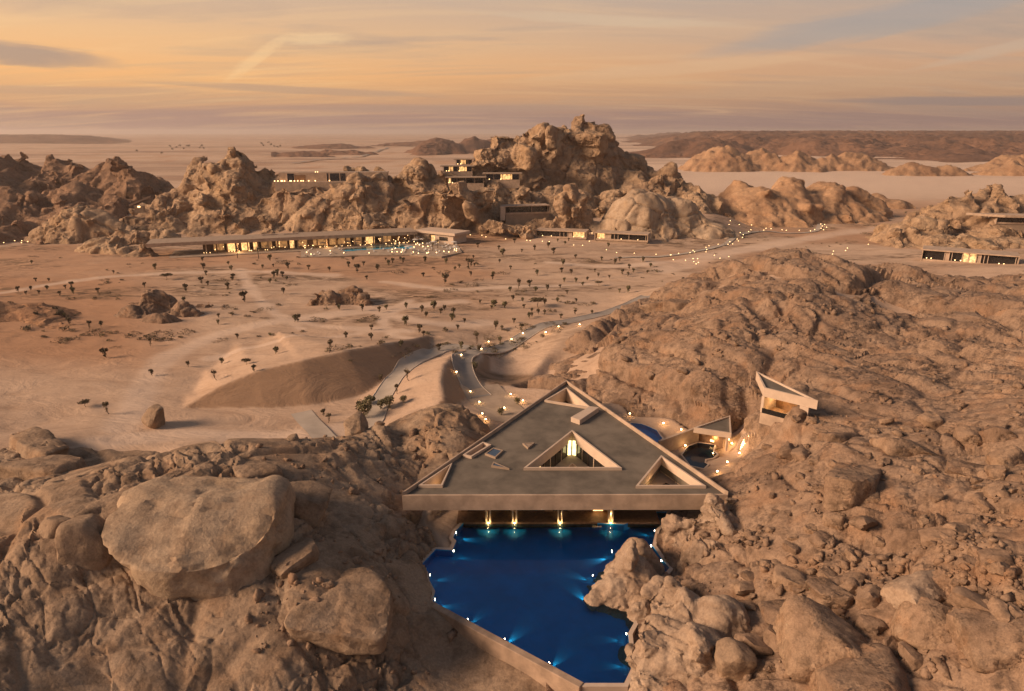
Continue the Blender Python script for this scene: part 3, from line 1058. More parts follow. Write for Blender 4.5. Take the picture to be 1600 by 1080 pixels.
def remesh(v, f, voxel):
    if isinstance(f, list):
        me = bpy.data.meshes.new('tmp'); me.from_pydata([tuple(a) for a in v], [], f)
    else:
        me = bpy.data.meshes.new('tmp'); me.from_pydata(v.tolist(), [], f.tolist())
    o = bpy.data.objects.new('tmp', me); COL.objects.link(o)
    m = o.modifiers.new('r', 'REMESH'); m.mode = 'VOXEL'; m.voxel_size = voxel
    s = o.modifiers.new('s', 'SMOOTH'); s.factor = 0.5; s.iterations = 1
    e = o.evaluated_get(bpy.context.evaluated_depsgraph_get())
    r = e.to_mesh()
    nv, nf = len(r.vertices), len(r.polygons)
    V = np.empty(nv * 3, F32); r.vertices.foreach_get('co', V)
    Fq = np.empty(len(r.loops), np.int32); r.loops.foreach_get('vertex_index', Fq)
    e.to_mesh_clear()
    bpy.data.objects.remove(o); bpy.data.meshes.remove(me)
    return V.reshape(-1, 3).astype(float), Fq.reshape(nf, 4)


def dome_height(domes, x, y):
    h = np.full(len(x), -8.0)
    for cx, cy_, rx, ry, top, pw in domes:
        r = np.sqrt(((x - cx) / rx) ** 2 + ((y - cy_) / ry) ** 2)
        h = np.maximum(h, np.where(r < 1.35, top - (top + 3) * r ** pw, -8.0))
    return h


ROCKS = {}


def formation(name, label, domes, voxel, relief, mat, seed, blocks=(0, 1, 2), extra=(), keepout=None, kind='structure', base=-6.0):
    """A rock hill: a body under the given domes, piled with joint-bounded blocks, fused, then weathered."""
    rng = np.random.default_rng(seed)
    D = []
    for d in domes:
        if d[2] < 20:                      # a rock standing at pool level: foot point and height
            X, Y, _ = at_z(d[0], d[1], 0.0); Z = d[2]
        else:
            X, Y, Z = at_y(d[0], d[1], d[2])
        D.append((X, Y, d[3], d[4], Z, d[5] if len(d) > 5 else 1.5))
    x0 = min(d[0] - d[2] * 1.1 for d in D); x1 = max(d[0] + d[2] * 1.1 for d in D)
    y0 = min(d[1] - d[3] * 1.1 for d in D); y1 = max(d[1] + d[3] * 1.1 for d in D)
    st = voxel * 2.0
    xs, ys = np.arange(x0, x1 + st, st), np.arange(y0, y1 + st, st)
    gx_, gy_ = (a.ravel() for a in np.meshgrid(xs, ys))
    warp = fbm(P3(gx_, gy_), 8 * voxel * 2, 3, seed) * voxel * 5
    h = dome_height(D, gx_ + warp, gy_ - warp)
    nr, nc = len(ys), len(xs)
    top = np.stack([gx_, gy_, np.maximum(h, base + 0.5)], -1)
    bot = np.stack([gx_, gy_, np.full(len(gx_), base)], -1)
    f = grid_faces(nr, nc)
    n = len(top)
    ring = np.concatenate([np.arange(nc), nc - 1 + nc * np.arange(1, nr), nc * (nr - 1) + np.arange(nc - 2, -1, -1), nc * np.arange(nr - 2, 0, -1)])
    rn = np.roll(ring, -1)
    side = np.stack([ring, ring + n, rn + n, rn], -1)
    V = [top, bot]; Fs = [f, f[:, ::-1] + n, side]
    cnt = 2 * n
    tri_extra = []
    nb, s0, s1 = blocks
    area = np.array([d[2] * d[3] for d in D]); area = area / area.sum()
    spots = []
    for _ in range(nb):
        d = D[rng.choice(len(D), p=area)]
        a, r = rng.uniform(0, 6.283), math.sqrt(rng.uniform()) * 0.95
        spots.append((d[0] + d[2] * r * math.cos(a), d[1] + d[3] * r * math.sin(a) - d[3] * 0.1, s0 * (s1 / s0) ** (rng.uniform() ** 1.6)))
    if spots:
        sp = np.array(spots)
        hz = dome_height(D, sp[:, 0], sp[:, 1])
        for (bx, by, s), z in zip(spots, hz):
            if z < -2:
                continue
            v, ft = polyrock(rng, 3, 6, 30)
            v = (v * (s * rng.uniform(.8, 1.6), s * rng.uniform(.7, 1.1), s * rng.uniform(.5, .95))) @ rot_matrix(rng).T
            V.append(v + (bx, by, z + s * rng.uniform(-.6, .0))); tri_extra.append(ft + cnt); cnt += len(v)
    for e in extra:
        X, Y, Z = at_y(e[0], e[1], e[2])
        v, ft = polyrock(rng, 4, e[6] if len(e) > 6 else 7, 14)
        v = (v * (e[3], e[4], e[5])) @ rot_matrix(rng, 0.15).T
        V.append(v + (X, Y, Z)); tri_extra.append(ft + cnt); cnt += len(v)
    V = np.vstack(V)
    faces = np.vstack(Fs).tolist() + [t for a in tri_extra for t in a.tolist()]
    v, q = remesh(V, faces, voxel)
    g = ground_z(v[:, 0], v[:, 1])[0]
    okv = v[:, 2] > g - 2.0
    q = q[okv[q].any(1)]
    used = np.unique(q); rm = np.zeros(len(v), np.int64); rm[used] = np.arange(len(used))
    v, q = v[used], rm[q]
    nrm = vnormals(v, q)
    v = v + nrm * relief(v)[:, None]
    if keepout is not None:
        v = keepout(v)
    o = mesh_obj(name, v, q, mat, smooth=True, sharp=36)
    ROCKS[name + str(seed)] = len(q)
    return tag(o, label, None, None, kind)


def far_crag(s, seed, rough=1.0):
    """Mountain rock: big joint-bounded faces broken into ever smaller ones."""
    def rel(p):
        j = joints(p, .45, .7)
        w = j + np.stack([perlin(p, 22 * s, seed + 31), perlin(p, 22 * s, seed + 32), perlin(p, 22 * s, seed + 33)], -1) * (3.0 * s)
        v, e = facet(w * [0.7, 1, .8], 13 * s, seed + 34, 1.0)
        d = (v * 2.5 - 1.5 * np.exp(-e * 12)) * s
        return d + crag(p, s * .8, seed, rough) * 0.7 + crag(p, s * 0.4, seed + 25, rough) * 0.7
    return rel


def mixed(s, seed, k=0.5):
    return lambda p: crag(p, s, seed) * (1 - k) + dome_relief(p, s, seed + 50) * k


# the high mountain with the hilltop houses
formation('rock_mountain', 'tall tan granite mountain with boulder summit, highest in view', [
    (905, 200, 480, 34, 40, 1.3), (800, 218, 468, 32, 36, 1.5), (855, 206, 476, 36, 40, 1.4), (945, 210, 486, 40, 42, 1.5), (830, 208, 474, 34, 36, 1.7), (882, 198, 480, 30, 36, 1.8), (925, 196, 484, 24, 30, 1.8), (990, 238, 482, 44, 46, 1.4),
    (1040, 260, 474, 46, 42, 1.4), (1082, 284, 464, 38, 36, 1.4), (748, 250, 454, 30, 28, 1.5), (700, 266, 442, 24, 24, 1.6), (765, 285, 428, 32, 24, 1.5), (880, 290, 436, 60, 30, 1.3),
    (960, 295, 440, 54, 30, 1.3), (820, 294, 428, 34, 24, 1.4)], .72, far_crag(1.6, 210), M['rock_far'], 21, (120, 2.5, 7),
    [(905, 192, 482, 5, 5, 6), (926, 196, 484, 5, 5, 5), (940, 205, 486, 12, 10, 7), (782, 226, 462, 12, 10, 9), (785, 247, 455, 12, 10, 11), (757, 247, 452, 11, 10, 8),
     (848, 214, 472, 13, 10, 9), (868, 230, 464, 9, 8, 14), (920, 222, 472, 16, 12, 9), (815, 245, 454, 14, 10, 9)])
formation('rock_hill', 'long craggy hill with a tower rock on top behind the lit lodge', [
    (368, 227, 431, 17, 20, 1.9), (366, 238, 430, 40, 34, 1.5), (332, 258, 434, 28, 26, 1.6), (310, 248, 440, 10, 12, 2.4), (302, 258, 440, 22, 22, 1.8), (650, 252, 434, 19, 12, 2.2), (560, 262, 448, 22, 12, 2.4), (592, 270, 417, 22, 11, 2.2), (560, 280, 414, 24, 12, 1.8), (412, 254, 436, 26, 26, 1.5), (440, 268, 428, 24, 24, 1.5), (270, 292, 432, 40, 30, 1.4),
    (480, 290, 413, 52, 22, 1.6), (545, 290, 409, 52, 20, 1.8), (380, 312, 412, 52, 26, 1.4), (450, 334, 402, 60, 14, 1.5), (600, 296, 418, 40, 28, 1.5),
    (660, 292, 412, 32, 26, 1.9), (645, 261, 432, 38, 26, 1.8),  (690, 272, 430, 30, 26, 1.5), (560, 262, 452, 26, 16, 1.5), (590, 258, 455, 18, 14, 1.5), (725, 300, 410, 26, 24, 1.8), (695, 308, 402, 32, 14, 2.2), (200, 335, 410, 36, 22, 1.5), (265, 338, 404, 36, 15, 1.5),
    (340, 342, 400, 40, 12, 1.6)],
    0.85, far_crag(1.5, 260), M['rock_far'], 22, (220, 2.2, 7),
    [(700, 322, 396, 10, 6, 12), (735, 320, 396, 11, 6, 11), (675, 318, 398, 9, 6, 12), (715, 306, 400, 14, 8, 8), (755, 312, 400, 9, 7, 9)],
    keepout=lambda v: np.stack([v[:, 0], np.where((v[:, 2] < 14) & (v[:, 0] > -170) & (v[:, 0] < -40), np.maximum(v[:, 1], 346 + (v[:, 0] + 181) / 3.0), v[:, 1]), v[:, 2]], -1))
formation('rock_hill', 'dark brown rugged hills at the far left edge', [
    (20, 240, 520, 60, 60), (100, 243, 520, 60, 56), (170, 246, 512, 46, 46), (218, 264, 484, 40, 40), (0, 292, 432, 70, 45), (120, 292, 444, 60, 40), (50, 335, 402, 50, 32), (-100, 250, 470, 90, 80),
    (60, 362, 385, 90, 24, 1.1), (-60, 372, 370, 90, 30, 1.1), (-90, 320, 400, 70, 50), (180, 300, 440, 36, 36)], 1.3, far_crag(2.0, 310), M['rock_brown'], 23, (130, 3, 10))
formation('granite_dome', 'smooth pale slab dome split by dark cracks, left of the lodge', [(122, 322, 386, 27, 20, 2.3), (90, 345, 382, 22, 14, 2.2), (165, 345, 384, 20, 13, 2.0), (188, 350, 382, 14, 10, 2)],
          0.7, lambda p: dome_relief(p, 1.5, 330), M['rock_far'], 24, (14, 1.5, 4))
formation('rock_slab', 'low sloping rock slabs at the left end of the lodge', [(215, 355, 372, 36, 12, 1.9), (160, 372, 346, 22, 10, 1.9), (185, 382, 336, 20, 7, 2.0), (235, 390, 328, 24, 6, 2.0), (270, 391, 330, 14, 6, 2.0)],
          0.6, lambda p: dome_relief(p, 1.5, 350), M['rock_far'], 25, (26, 1.5, 4))
formation('granite_dome', 'big rounded golden granite dome behind the two framed villas', [(1005, 294, 400, 30, 22, 2.3), (1050, 308, 406, 32, 24, 1.8), (1092, 338, 400, 30, 20, 1.7), (965, 335, 398, 14, 11, 2), (1040, 345, 396, 32, 14, 1.7),
                                                                                                  (930, 345, 400, 16, 10, 1.6), (1080, 375, 385, 20, 10, 1.6)],
          0.75, lambda p: dome_relief(p, 1.25, 370), M['rock_tan'], 26, (8, 1.5, 3), [(968, 350, 391, 8, 5, 6), (1025, 385, 376, 6, 4, 3.5), (1040, 378, 379, 6, 4, 4), (1055, 388, 374, 7, 4, 3)])
formation('rock_outcrop', 'cluster of leaning boulders between the terrace house and the golden dome', [(885, 320, 402, 14, 10, 1.6), (910, 325, 404, 16, 12, 1.5), (870, 340, 398, 16, 9, 1.6), (845, 340, 402, 30, 10, 1.6), (790, 348, 397, 22, 8, 2.0), (770, 350, 396, 18, 8, 2.0)],
          0.6, far_crag(1.0, 390), M['rock_far'], 27, (26, 1.2, 3.2), [(876, 318, 396, 5, 5, 6.5), (893, 304, 400, 5, 5, 7), (905, 318, 398, 6, 5, 5), (900, 330, 394, 4, 4, 5), (775, 356, 388, 11, 5, 4), (810, 358, 387, 9, 5, 4.5)])
formation('sandy_hill', 'brown sloping mound with a dark shaded flank across the far wadi', [(1185, 290, 470, 48, 44, 1.25), (1160, 282, 480, 24, 26, 1.5), (1232, 276, 482, 40, 42, 1.3), (1290, 282, 492, 46, 40, 1.35), (1328, 290, 500, 34, 28, 1.5), (1368, 299, 560, 34, 22, 1.5), (1118, 304, 466, 34, 34, 1.3)],
          1.2, lambda p: crag(p, 1.8, 410, 0.7) * 0.6, M['mound'], 28, (40, 2, 6))
formation('rock_hill', 'rugged tan hill with two peaks at the right edge above the long villa', [(1548, 290, 402, 36, 36, 1.35), (1500, 306, 392, 34, 32, 1.4), (1448, 334, 376, 32, 26, 1.5), (1605, 300, 404, 46, 38, 1.4), (1560, 345, 372, 46, 26, 1.5), (1425, 362, 362, 22, 18, 1.6),
                                                                                              (1500, 368, 352, 46, 20, 1.6), (1600, 372, 352, 50, 20, 1.6), (1690, 310, 400, 50, 40, 1.4)],
          0.9, far_crag(1.4, 430), M['rock_far'], 29, (110, 2, 6))
formation('rock_outcrop', 'small craggy outcrop alone in the middle of the sandy wadi', [(512, 452, 233, 7, 6, 2), (545, 446, 236, 9, 7, 1.8), (570, 458, 234, 8, 6, 1.6), (490, 466, 231, 5, 4, 1.5)], 0.42, far_crag(1.0, 450), M['rock'], 30, (22, .8, 2.4))
formation('rock_outcrop', 'low striped outcrop in the sand on the left of the wadi', [(238, 453, 222, 11, 9, 2.0), (285, 474, 216, 10, 7, 2), (212, 474, 216, 12, 8, 1.6), (320, 470, 226, 7, 5, 2), (345, 474, 226, 7, 5, 2), (250, 488, 208, 13, 6, 1.6)], 0.45,
          lambda p: crag(p, 1.1, 470) * .6 + dome_relief(p, 1.2, 475) * .5, M['rock'], 31, (14, .8, 2.2))
formation('rock_outcrop', 'wide low reddish rocky rise at the left edge', [(20, 478, 212, 44, 26, 1.4), (90, 508, 200, 32, 20, 1.4), (115, 545, 186, 26, 14, 1.4), (50, 580, 174, 28, 13, 1.4), (-70, 466, 210, 40, 26, 1.4), (-40, 540, 186, 40, 18, 1.4)], 0.5,
          lambda p: crag(p, 1.2, 490, .8) * .7, M['rock_red'], 32, (30, .8, 2))
# rocks standing in and beside the pool
M['rock_pale'] = rock_material('pale_pool_rock', (0.41, 0.305, 0.225), (0.32, 0.225, 0.16), (0.17, 0.112, 0.075), 1.3, 0.8, (0.33, 0.21, 0.13))
formation('rock_outcrop', 'pale peaked rock island jutting into the blue pool', [(986, 912, 4.6, 6.0, 7.2, 1.5), (962, 930, 2.6, 4.4, 4.4, 1.9), (996, 882, 3.9, 4.2, 5.0, 1.6), (1000, 958, 2.4, 3.2, 3.6, 1.8)], 0.2,
          lambda p: crag(p, 0.9, 510, .8) * .5 + crag(p, 0.33, 515) * .55, M['rock_pale'], 33, (4, 1.2, 2.2))
formation('rock_outcrop', 'steep split rock at the near right edge of the pool', [(1062, 985, 6.0, 6.4, 8, 1.5), (1085, 1040, 5.6, 8, 8, 1.5), (1028, 1045, 3.0, 5, 6, 1.8), (1045, 952, 4.4, 3.8, 4.6, 1.6), (1008, 1068, 2.0, 3.6, 4, 2.3), (1120, 1000, 6, 7, 7, 1.9)], 0.22,
          lambda p: crag(p, 1.2, 530, .8) * .6 + crag(p, 0.4, 535) * .55, M['rock_pale'], 34, (10, 1, 2.4))
formation('rock_outcrop', 'steep faceted rock under the right end of the concrete fascia', [(1080, 855, 5.2, 6, 5.2, 1.6), (1115, 855, 6.6, 6.5, 5.4, 1.6), (1054, 852, 3.0, 3.2, 4.2, 1.8), (1100, 885, 5, 6.5, 4.5, 2.0), (1140, 840, 7, 6, 4.5, 2)], 0.22,
          lambda p: crag(p, 1.2, 550, .8) * .6 + crag(p, 0.4, 555) * .55, M['rock_pale'], 35, (9, 1, 2.5))


# ------------------------------------------------------------------ far mounds and ranges
def far_field(name, label, u0, u1, nc, y0, y1, nr, height, mat):
    x, y = fan(u0, u1, nc, np.geomspace(y0, y1, nr))
    z = height(x, y)
    f = grid_faces(nr, nc)
    f = f[z[f].max(1) > -3]
    used = np.unique(f); rm = np.zeros(len(z), np.int64); rm[used] = np.arange(len(used))
    o = mesh_obj(name, np.stack([x, y, z], -1)[used], rm[f], mat, smooth=True)
    return tag(o, label, None, None, 'structure')


def bumps(rows, seed, gully, rough, pw=1.2):
    D = []
    for a, b, Y, rx, ry in rows:
        X, Y, Z = at_y(a, b, Y)
        D.append((X, Y, rx, ry, Z, pw))

    def h(x, y):
        p = P3(x, y)
        w = fbm(p, 60 * gully, 4, seed) * 16 * gully
        z = dome_height(D, x + w, y - w)
        return np.where(z > -7.9, z - (1 - np.abs(fbm(p, 22 * gully, 4, seed + 3))) * rough + rough * .5, -8)
    return h


far_field('sand_mound', 'row of smooth brown conical mounds beyond the pale plain', 0.2, 0.86, 330, 960, 1300, 110, bumps(
    [(1128, 225, 1100, 78, 80), (1188, 228, 1112, 66, 70), (1250, 234, 1085, 62, 56), (1330, 236, 1100, 90, 62), (1300, 238, 1090, 60, 50), (1600, 240, 1080, 110, 60)], 7, 1.0, 7), M['mound'])
far_field('sand_mound', 'low brown mounds lying on the pale plain at the right', 0.4, 0.9, 200, 930, 1060, 50, bumps([(1430, 252, 985, 62, 26), (1470, 256, 990, 60, 18), (1585, 248, 1000, 56, 34)], 9, .7, 4), M['mound'])
far_field('distant_hills', 'broad dark red-brown hill country along the right horizon', 0.12, 1.2, 420, 1350, 9000, 170,
          lambda x, y: (sstep(0.11, 0.30, x / y + .07 * fbm(P3(x, y), 900, 4, 97)) * sstep(1350, 1900, y + 300 * fbm(P3(x, y), 400, 3, 98)) * (18 + 24 * sstep(1500, 3500, y) + 34 * (1 - np.abs(fbm(P3(x, y), 420, 6, 91)) * 2.4)) - 10), M['far_hill'])
far_field('distant_hills', 'low dark ridge fading into haze on the left horizon', -1.1, -0.45, 220, 3300, 6500, 60,
          lambda x, y: sstep(-0.50, -0.62, x / y) * sstep(3300, 4000, y) * sstep(6500, 5200, y) * (48 - 62 * np.abs(fbm(P3(x, y), 700, 5, 93))) - 6, M['far_hill'])
far_field('distant_hills', 'jagged grey-brown hills on the far plain left of the high mountain', -0.34, 0.10, 260, 1500, 3600, 90,
          lambda x, y: np.maximum(dome_height([(-200, 2000, 95, 200, 46, 1.5), (-120, 2100, 110, 200, 48, 1.3), (-40, 2200, 120, 220, 46, 1.4), (-550, 1750, 130, 60, 14, 1.5), (-480, 1900, 160, 50, 16, 1.5), (-650, 2600, 180, 120, 20, 1.5), (-380, 3000, 250, 150, 26, 1.4),
                                                    (60, 2300, 150, 220, 40, 1.4)], x + fbm(P3(x, y), 120, 4, 3) * 50, y) - 9 * np.abs(fbm(P3(x, y), 60, 4, 95)), -8), M['far_hill'])
# ------------------------------------------------------------------ building materials
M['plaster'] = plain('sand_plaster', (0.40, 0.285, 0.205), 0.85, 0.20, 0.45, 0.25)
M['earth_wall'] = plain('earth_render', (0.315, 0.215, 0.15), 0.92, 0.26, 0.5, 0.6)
M['plaster_dark'] = plain('dark_plaster', (0.30, 0.215, 0.155), 0.85, 0.12, 0.5, 0.2)  # plaster in a darker brown tone
M['roof'] = plain('gravel_roof', (0.135, 0.108, 0.082), 0.9, 0.30, 0.22, 0.5)
M['rim'] = plain('pale_stone_rim', (0.50, 0.375, 0.285), 0.8, 0.07, 0.8, 0.1)
M['paving'] = plain('stone_paving', (0.34, 0.25, 0.18), 0.85, 0.16, 0.35, 0.3)
M['road'] = plain('grey_road', (0.235, 0.20, 0.175), 0.9, 0.12, 0.25, 0.3)
M['road_pale'] = plain('pale_gravel_road', (0.38, 0.31, 0.25), 0.95, 0.12, 0.2, 0.3)
M['kerb'] = plain('pale_kerb', (0.48, 0.38, 0.30), 0.85, 0.1)
M['timber'] = plain('brown_timber', (0.20, 0.105, 0.05), 0.6, 0.25, 2.0)
M['metal'] = plain('dark_bronze', (0.07, 0.05, 0.04), 0.45, 0.1, 2.0, 0, 0.6)
M['skylight_glass'] = plain('blue_skylight_glass', (0.045, 0.07, 0.11), 0.12, 0.1, 1, 0, 0, 0.6)
M['white'] = plain('white_fabric', (0.55, 0.49, 0.43), 0.8, 0.06)
M['glass'] = plain('dark_glass', (0.018, 0.016, 0.016), 0.06, 0.1, 1, 0, 0, 0.6)
M['basin'] = plain('blue_pool_tile', (0.004, 0.27, 0.60), 0.5, 0.12, 0.3)
M['basin_dark'] = plain('dark_pool_tile', (0.012, 0.03, 0.055), 0.5, 0.1, 0.3)
M['basin_pale'] = plain('turquoise_pool_tile', (0.12, 0.56, 0.70), 0.5, 0.1, 0.3)
M['lamp'] = glow_mat('warm_lamp', (1.0, 0.60, 0.24), 26.0)
M['lamp_far'] = glow_mat('distant_warm_lamp', (1.0, 0.58, 0.24), 5.0, False)
M['lamp_white'] = glow_mat('pool_lamp', (1.0, 0.86, 0.62), 30.0, False)
M['lit'] = glow_mat('lit_room', (1.0, 0.56, 0.20), 3.2, True, 0.55)
M['lit_far'] = glow_mat('distant_lit_room', (1.0, 0.52, 0.18), 0.95, False, 0.7)
M['lit_dim'] = glow_mat('dim_lit_room', (1.0, 0.45, 0.14), 0.22, False, 0.8)
M['lit_bright'] = glow_mat('bright_window', (1.0, 0.80, 0.34), 2.2, True, 0.3)


def water_material(name, tint, ior=1.27):
    m = bpy.data.materials.new(name); m.use_nodes = True
    t = m.node_tree; t.nodes.clear()
    out = t.nodes.new('ShaderNodeOutputMaterial')
    tr = nd(t, 'ShaderNodeBsdfTransparent'); tr.inputs[0].default_value = (*tint, 1)
    gl = nd(t, 'ShaderNodeBsdfGlossy'); gl.inputs['Roughness'].default_value = 0.07
    gl.inputs['Color'].default_value = (1, 1, 1, 1)
    fr = nd(t, 'ShaderNodeFresnel', inp={0: ior})
    tc = nd(t, 'ShaderNodeTexCoord')
    h = mathn(t, 'ADD', noise_n(t, tc.outputs['Object'], 1.3, 3, 0.5, 0.4), noise_n(t, tc.outputs['Object'], 0.35, 2, 0.5))
    b = bump_n(t, h, 0.25, 0.05)
    t.links.new(b, gl.inputs['Normal']); t.links.new(b, fr.inputs['Normal'])
    mx = nd(t, 'ShaderNodeMixShader')
    t.links.new(fr.outputs[0], mx.inputs[0]); t.links.new(tr.outputs[0], mx.inputs[1]); t.links.new(gl.outputs[0], mx.inputs[2])
    t.links.new(mx.outputs[0], out.inputs['Surface'])
    return m


M['water'] = water_material('clear_pool_water', (0.45, 0.80, 0.93))
M['water_shallow'] = water_material('shallow_pool_water', (0.75, 0.93, 0.97), 1.10)


def tri_fill(loops, z):
    """Flat face set filling an outline with holes."""
    from mathutils.geometry import tessellate_polygon
    polys = [[Vector((p[0], p[1], 0)) for p in lp] for lp in loops]
    v = [(p.x, p.y, z) for lp in polys for p in lp]
    f = []
    for t in tessellate_polygon(polys):
        (ax, ay, _), (bx, by, _), (cx, cy3, _) = (v[i] for i in t)
        f.append(list(t) if (bx - ax) * (cy3 - ay) - (by - ay) * (cx - ax) > 0 else list(t)[::-1])
    return v, f


def deck(mb, outer, holes, z0, z1):
    v, f = tri_fill([outer] + holes, z1)
    mb.add(v, f)
    mb.add([(a, b, z0) for a, b, c in v], [q[::-1] for q in f])
    for lp in [outer] + holes:
        n = len(lp)
        mb.add([(p[0], p[1], z0) for p in lp] + [(p[0], p[1], z1) for p in lp], [(i, (i + 1) % n, n + (i + 1) % n, n + i) for i in range(n)])
    return mb


def ring(mb, inner, t, z0, z1):
    """Upstanding rim of thickness t outside the given outline."""
    return deck(mb, offset_poly(inner, t), [inner], z0, z1)


def lamp(name, kind, loc, power, col=(1.0, 0.62, 0.28), size=0.25, parent=None, spot=None, aim=None, blend=0.6):
    d = bpy.data.lights.new(name, kind)
    d.energy = power
    d.color = col
    d.shadow_soft_size = size
    o = bpy.data.objects.new(name, d)
    COL.objects.link(o)
    o.location = loc
    if spot:
        d.spot_size = spot
        d.spot_blend = blend
    if aim is not None:
        o.rotation_euler = (Vector(aim) - Vector(loc)).to_track_quat('-Z', 'Y').to_euler()
    if parent is not None:
        o.parent = parent
        o.matrix_parent_inverse = (Matrix.Translation(parent.location) @ Matrix.Rotation(parent.rotation_euler.z, 4, 'Z')).inverted()
    return o


# ------------------------------------------------------------------ the big pool
def pool(name_label, poly, wz, depth, tile, coping=0.6, rise=0.22, water='water'):
    b = MB()
    grown = offset_poly(poly, 0.02)
    v, f = tri_fill([grown], wz - depth)
    b.add(v, f)
    n = len(grown)
    a = sum(grown[i][0] * grown[(i + 1) % n][1] - grown[(i + 1) % n][0] * grown[i][1] for i in range(n))
    q = [(p[0], p[1], wz - depth) for p in grown] + [(p[0], p[1], wz + rise - .03) for p in grown]
    fs_ = [(i, n + i, n + (i + 1) % n, (i + 1) % n) for i in range(n)]
    b.add(q, fs_ if a > 0 else [x[::-1] for x in fs_])
    basin = b.build('pool_basin', tile)
    tag(basin, name_label + ', tiled basin', None, None, 'structure')
    c = ring(MB(), offset_poly(poly, 0.03), coping, wz - depth - 2.0, wz + rise).build('pool_coping', M['rim'], None)
    tag(c, name_label + ', pale stone edge', None, None, 'structure')
    v, f = tri_fill([offset_poly(poly, 0.01)], wz)
    w = mesh_obj('pool_water', v, f, M[water])
    tag(w, name_label + ', still water', None, None, 'structure')
    return basin


pool('deep blue pool in front of the triangular building', POOL, 0.0, 1.0, M['basin'], 0.55)
pool('small curved blue pool behind the triangular roof', TPOOL_A, 1.62, 0.9, M['basin'], 0.3, 0.1)
pool('small jagged dark pool beside the low pavilion', TPOOL_B, 1.62, 0.9, M['basin_dark'], 0.3, 0.1)

WALL_A, WALL_B = (at_z(*p, 0)[:2] for p in zoomed(640, 780, 470 / 1600, [(100, 545), (925, 1000)]))
WALL_A, WALL_B = (at_z(*p, 0)[:2] for p in zoomed(640, 780, 470 / 1600, [(95, 534), (930, 985)]))
dv = (Vector(WALL_B) - Vector(WALL_A)).normalized()
out_ = Vector((dv.y, -dv.x)) * .56
wmb = MB().wall(Vector(WALL_A) + out_, Vector(WALL_B) + out_, 1.0, -4.5, 0.34)
tag(wmb.build('retaining_wall', M['earth_wall'], bevel=0.08), 'long straight plastered wall holding the pool at lower left', 'wall')

pc = Vector((sum(p[0] for p in POOL) / len(POOL), sum(p[1] for p in POOL) / len(POOL)))
for i, (a, b) in enumerate(zoomed(640, 780, 470 / 1600, [(262, 180), (238, 276), (112, 403), (146, 534), (308, 640), (505, 745), (742, 872), (1168, 855), (1072, 690), (952, 530), (985, 410), (1085, 275), (1303, 168), (1284, 248), (1335, 328)])):
    X, Y, _ = at_z(a, b, 0.1)
    q = Vector((X, Y))
    best = None
    for k_ in range(len(POOL)):          # set into the nearest stretch of the rim, facing the water
        a_, b_ = Vector(POOL[k_]), Vector(POOL[(k_ + 1) % len(POOL)])
        e_ = b_ - a_
        u_ = max(0.0, min(1.0, (q - a_).dot(e_) / max(e_.length_squared, 1e-9)))
        c_ = a_ + e_ * u_
        if best is None or (q - c_).length < best[0]:
            best = ((q - c_).length, c_, e_)
    d = Vector((-best[2].y, best[2].x)).normalized()
    tst = best[1] + d * .3
    if not inside(POOL, np.array([tst.x]), np.array([tst.y]))[0]:
        d = -d
    base = best[1] + d * 0.14
    if 9 <= i <= 11:                     # these sit on the rock island
        d = (pc - q).normalized()
        base = q + d * .25
    t = empty('pool_light', (base.x, base.y, 0.12), math.atan2(d.y, d.x), 'small round white light set in the rim of the blue pool', 'light', 'lights around the blue pool')
    MB().tube((-.18, 0, 0), (0.0, 0, 0), .13, .13, 8).build('housing', M['metal'], t)
    MB().tube((0.0, 0, 0), (.05, 0, 0), .12, .12, 8).build('lens', M['lamp_white'], t)
    power = (300, 70, 100, 120, 90, 260, 200, 80, 80, 360, 180, 450, 120, 100, 90)[i]
    w0 = base + d * .35
    lamp('pool_spot', 'SPOT', (w0.x, w0.y, -0.68), power, (1.0, 0.88, 0.68), 0.04, t, math.radians(44), (w0.x + d.x * 5, w0.y + d.y * 5, -1.25), 0.9)

# ------------------------------------------------------------------ the triangular building
spa = empty('triangular_building', (0, 100, 0), 0, 'large flat triangular concrete building with courtyards cut through its roof', 'building')


def spart(mb, name, mat, parent=None, bevel=0.0):
    mb.v = [(x, y - 100, z) for x, y, z in mb.v]
    return mb.build(name, mat, parent or spa, bevel)


ZD, ZS = 6.95, 4.55
A_, B_, C_ = ROOF
H_TOP = [at_z(a, b, SPA_Z)[:2] for a, b in ((854, 625), (885, 607), (921, 636))]
H_MID = [at_z(a, b, SPA_Z)[:2] for a, b in ((823, 730), (894, 674), (967, 730))]
H_RIGHT = [at_z(a, b, SPA_Z)[:2] for a, b in ((998, 758), (1034, 714), (1098, 758))]
H_LEFT = [at_z(a, b, SPA_Z)[:2] for a, b in ((659, 757), (704, 726), (689, 757))]
H_SLOT = [at_z(a, b, SPA_Z)[:2] for a, b in ((727, 710), (755, 692), (764, 695), (736, 712))]
holes = [H_TOP, H_MID, H_RIGHT, H_LEFT, H_SLOT]
RIM = 0.30
inner = offset_poly(ROOF, -0.32)
spart(deck(MB(), inner, [offset_poly(h, RIM - .02) for h in holes], ZS, ZD), 'roof_deck', M['roof'])
cx_ = (A_[0] + B_[0] + C_[0]) / 3; cy2 = (A_[1] + B_[1] + C_[1]) / 3
IA, IB, IC = inner
spart(MB().prism([A_, B_, IB, IA], ZS - .12, 7.06), 'front_fascia', M['plaster'], None, .04)
spart(MB().prism([B_, C_, IC, IB], ZS - .12, 7.62), 'side_fascia', M['plaster'], None, .04)
spart(MB().prism([C_, A_, IA, IC], ZS - .12, 7.62), 'side_fascia', M['plaster'], None, .04)
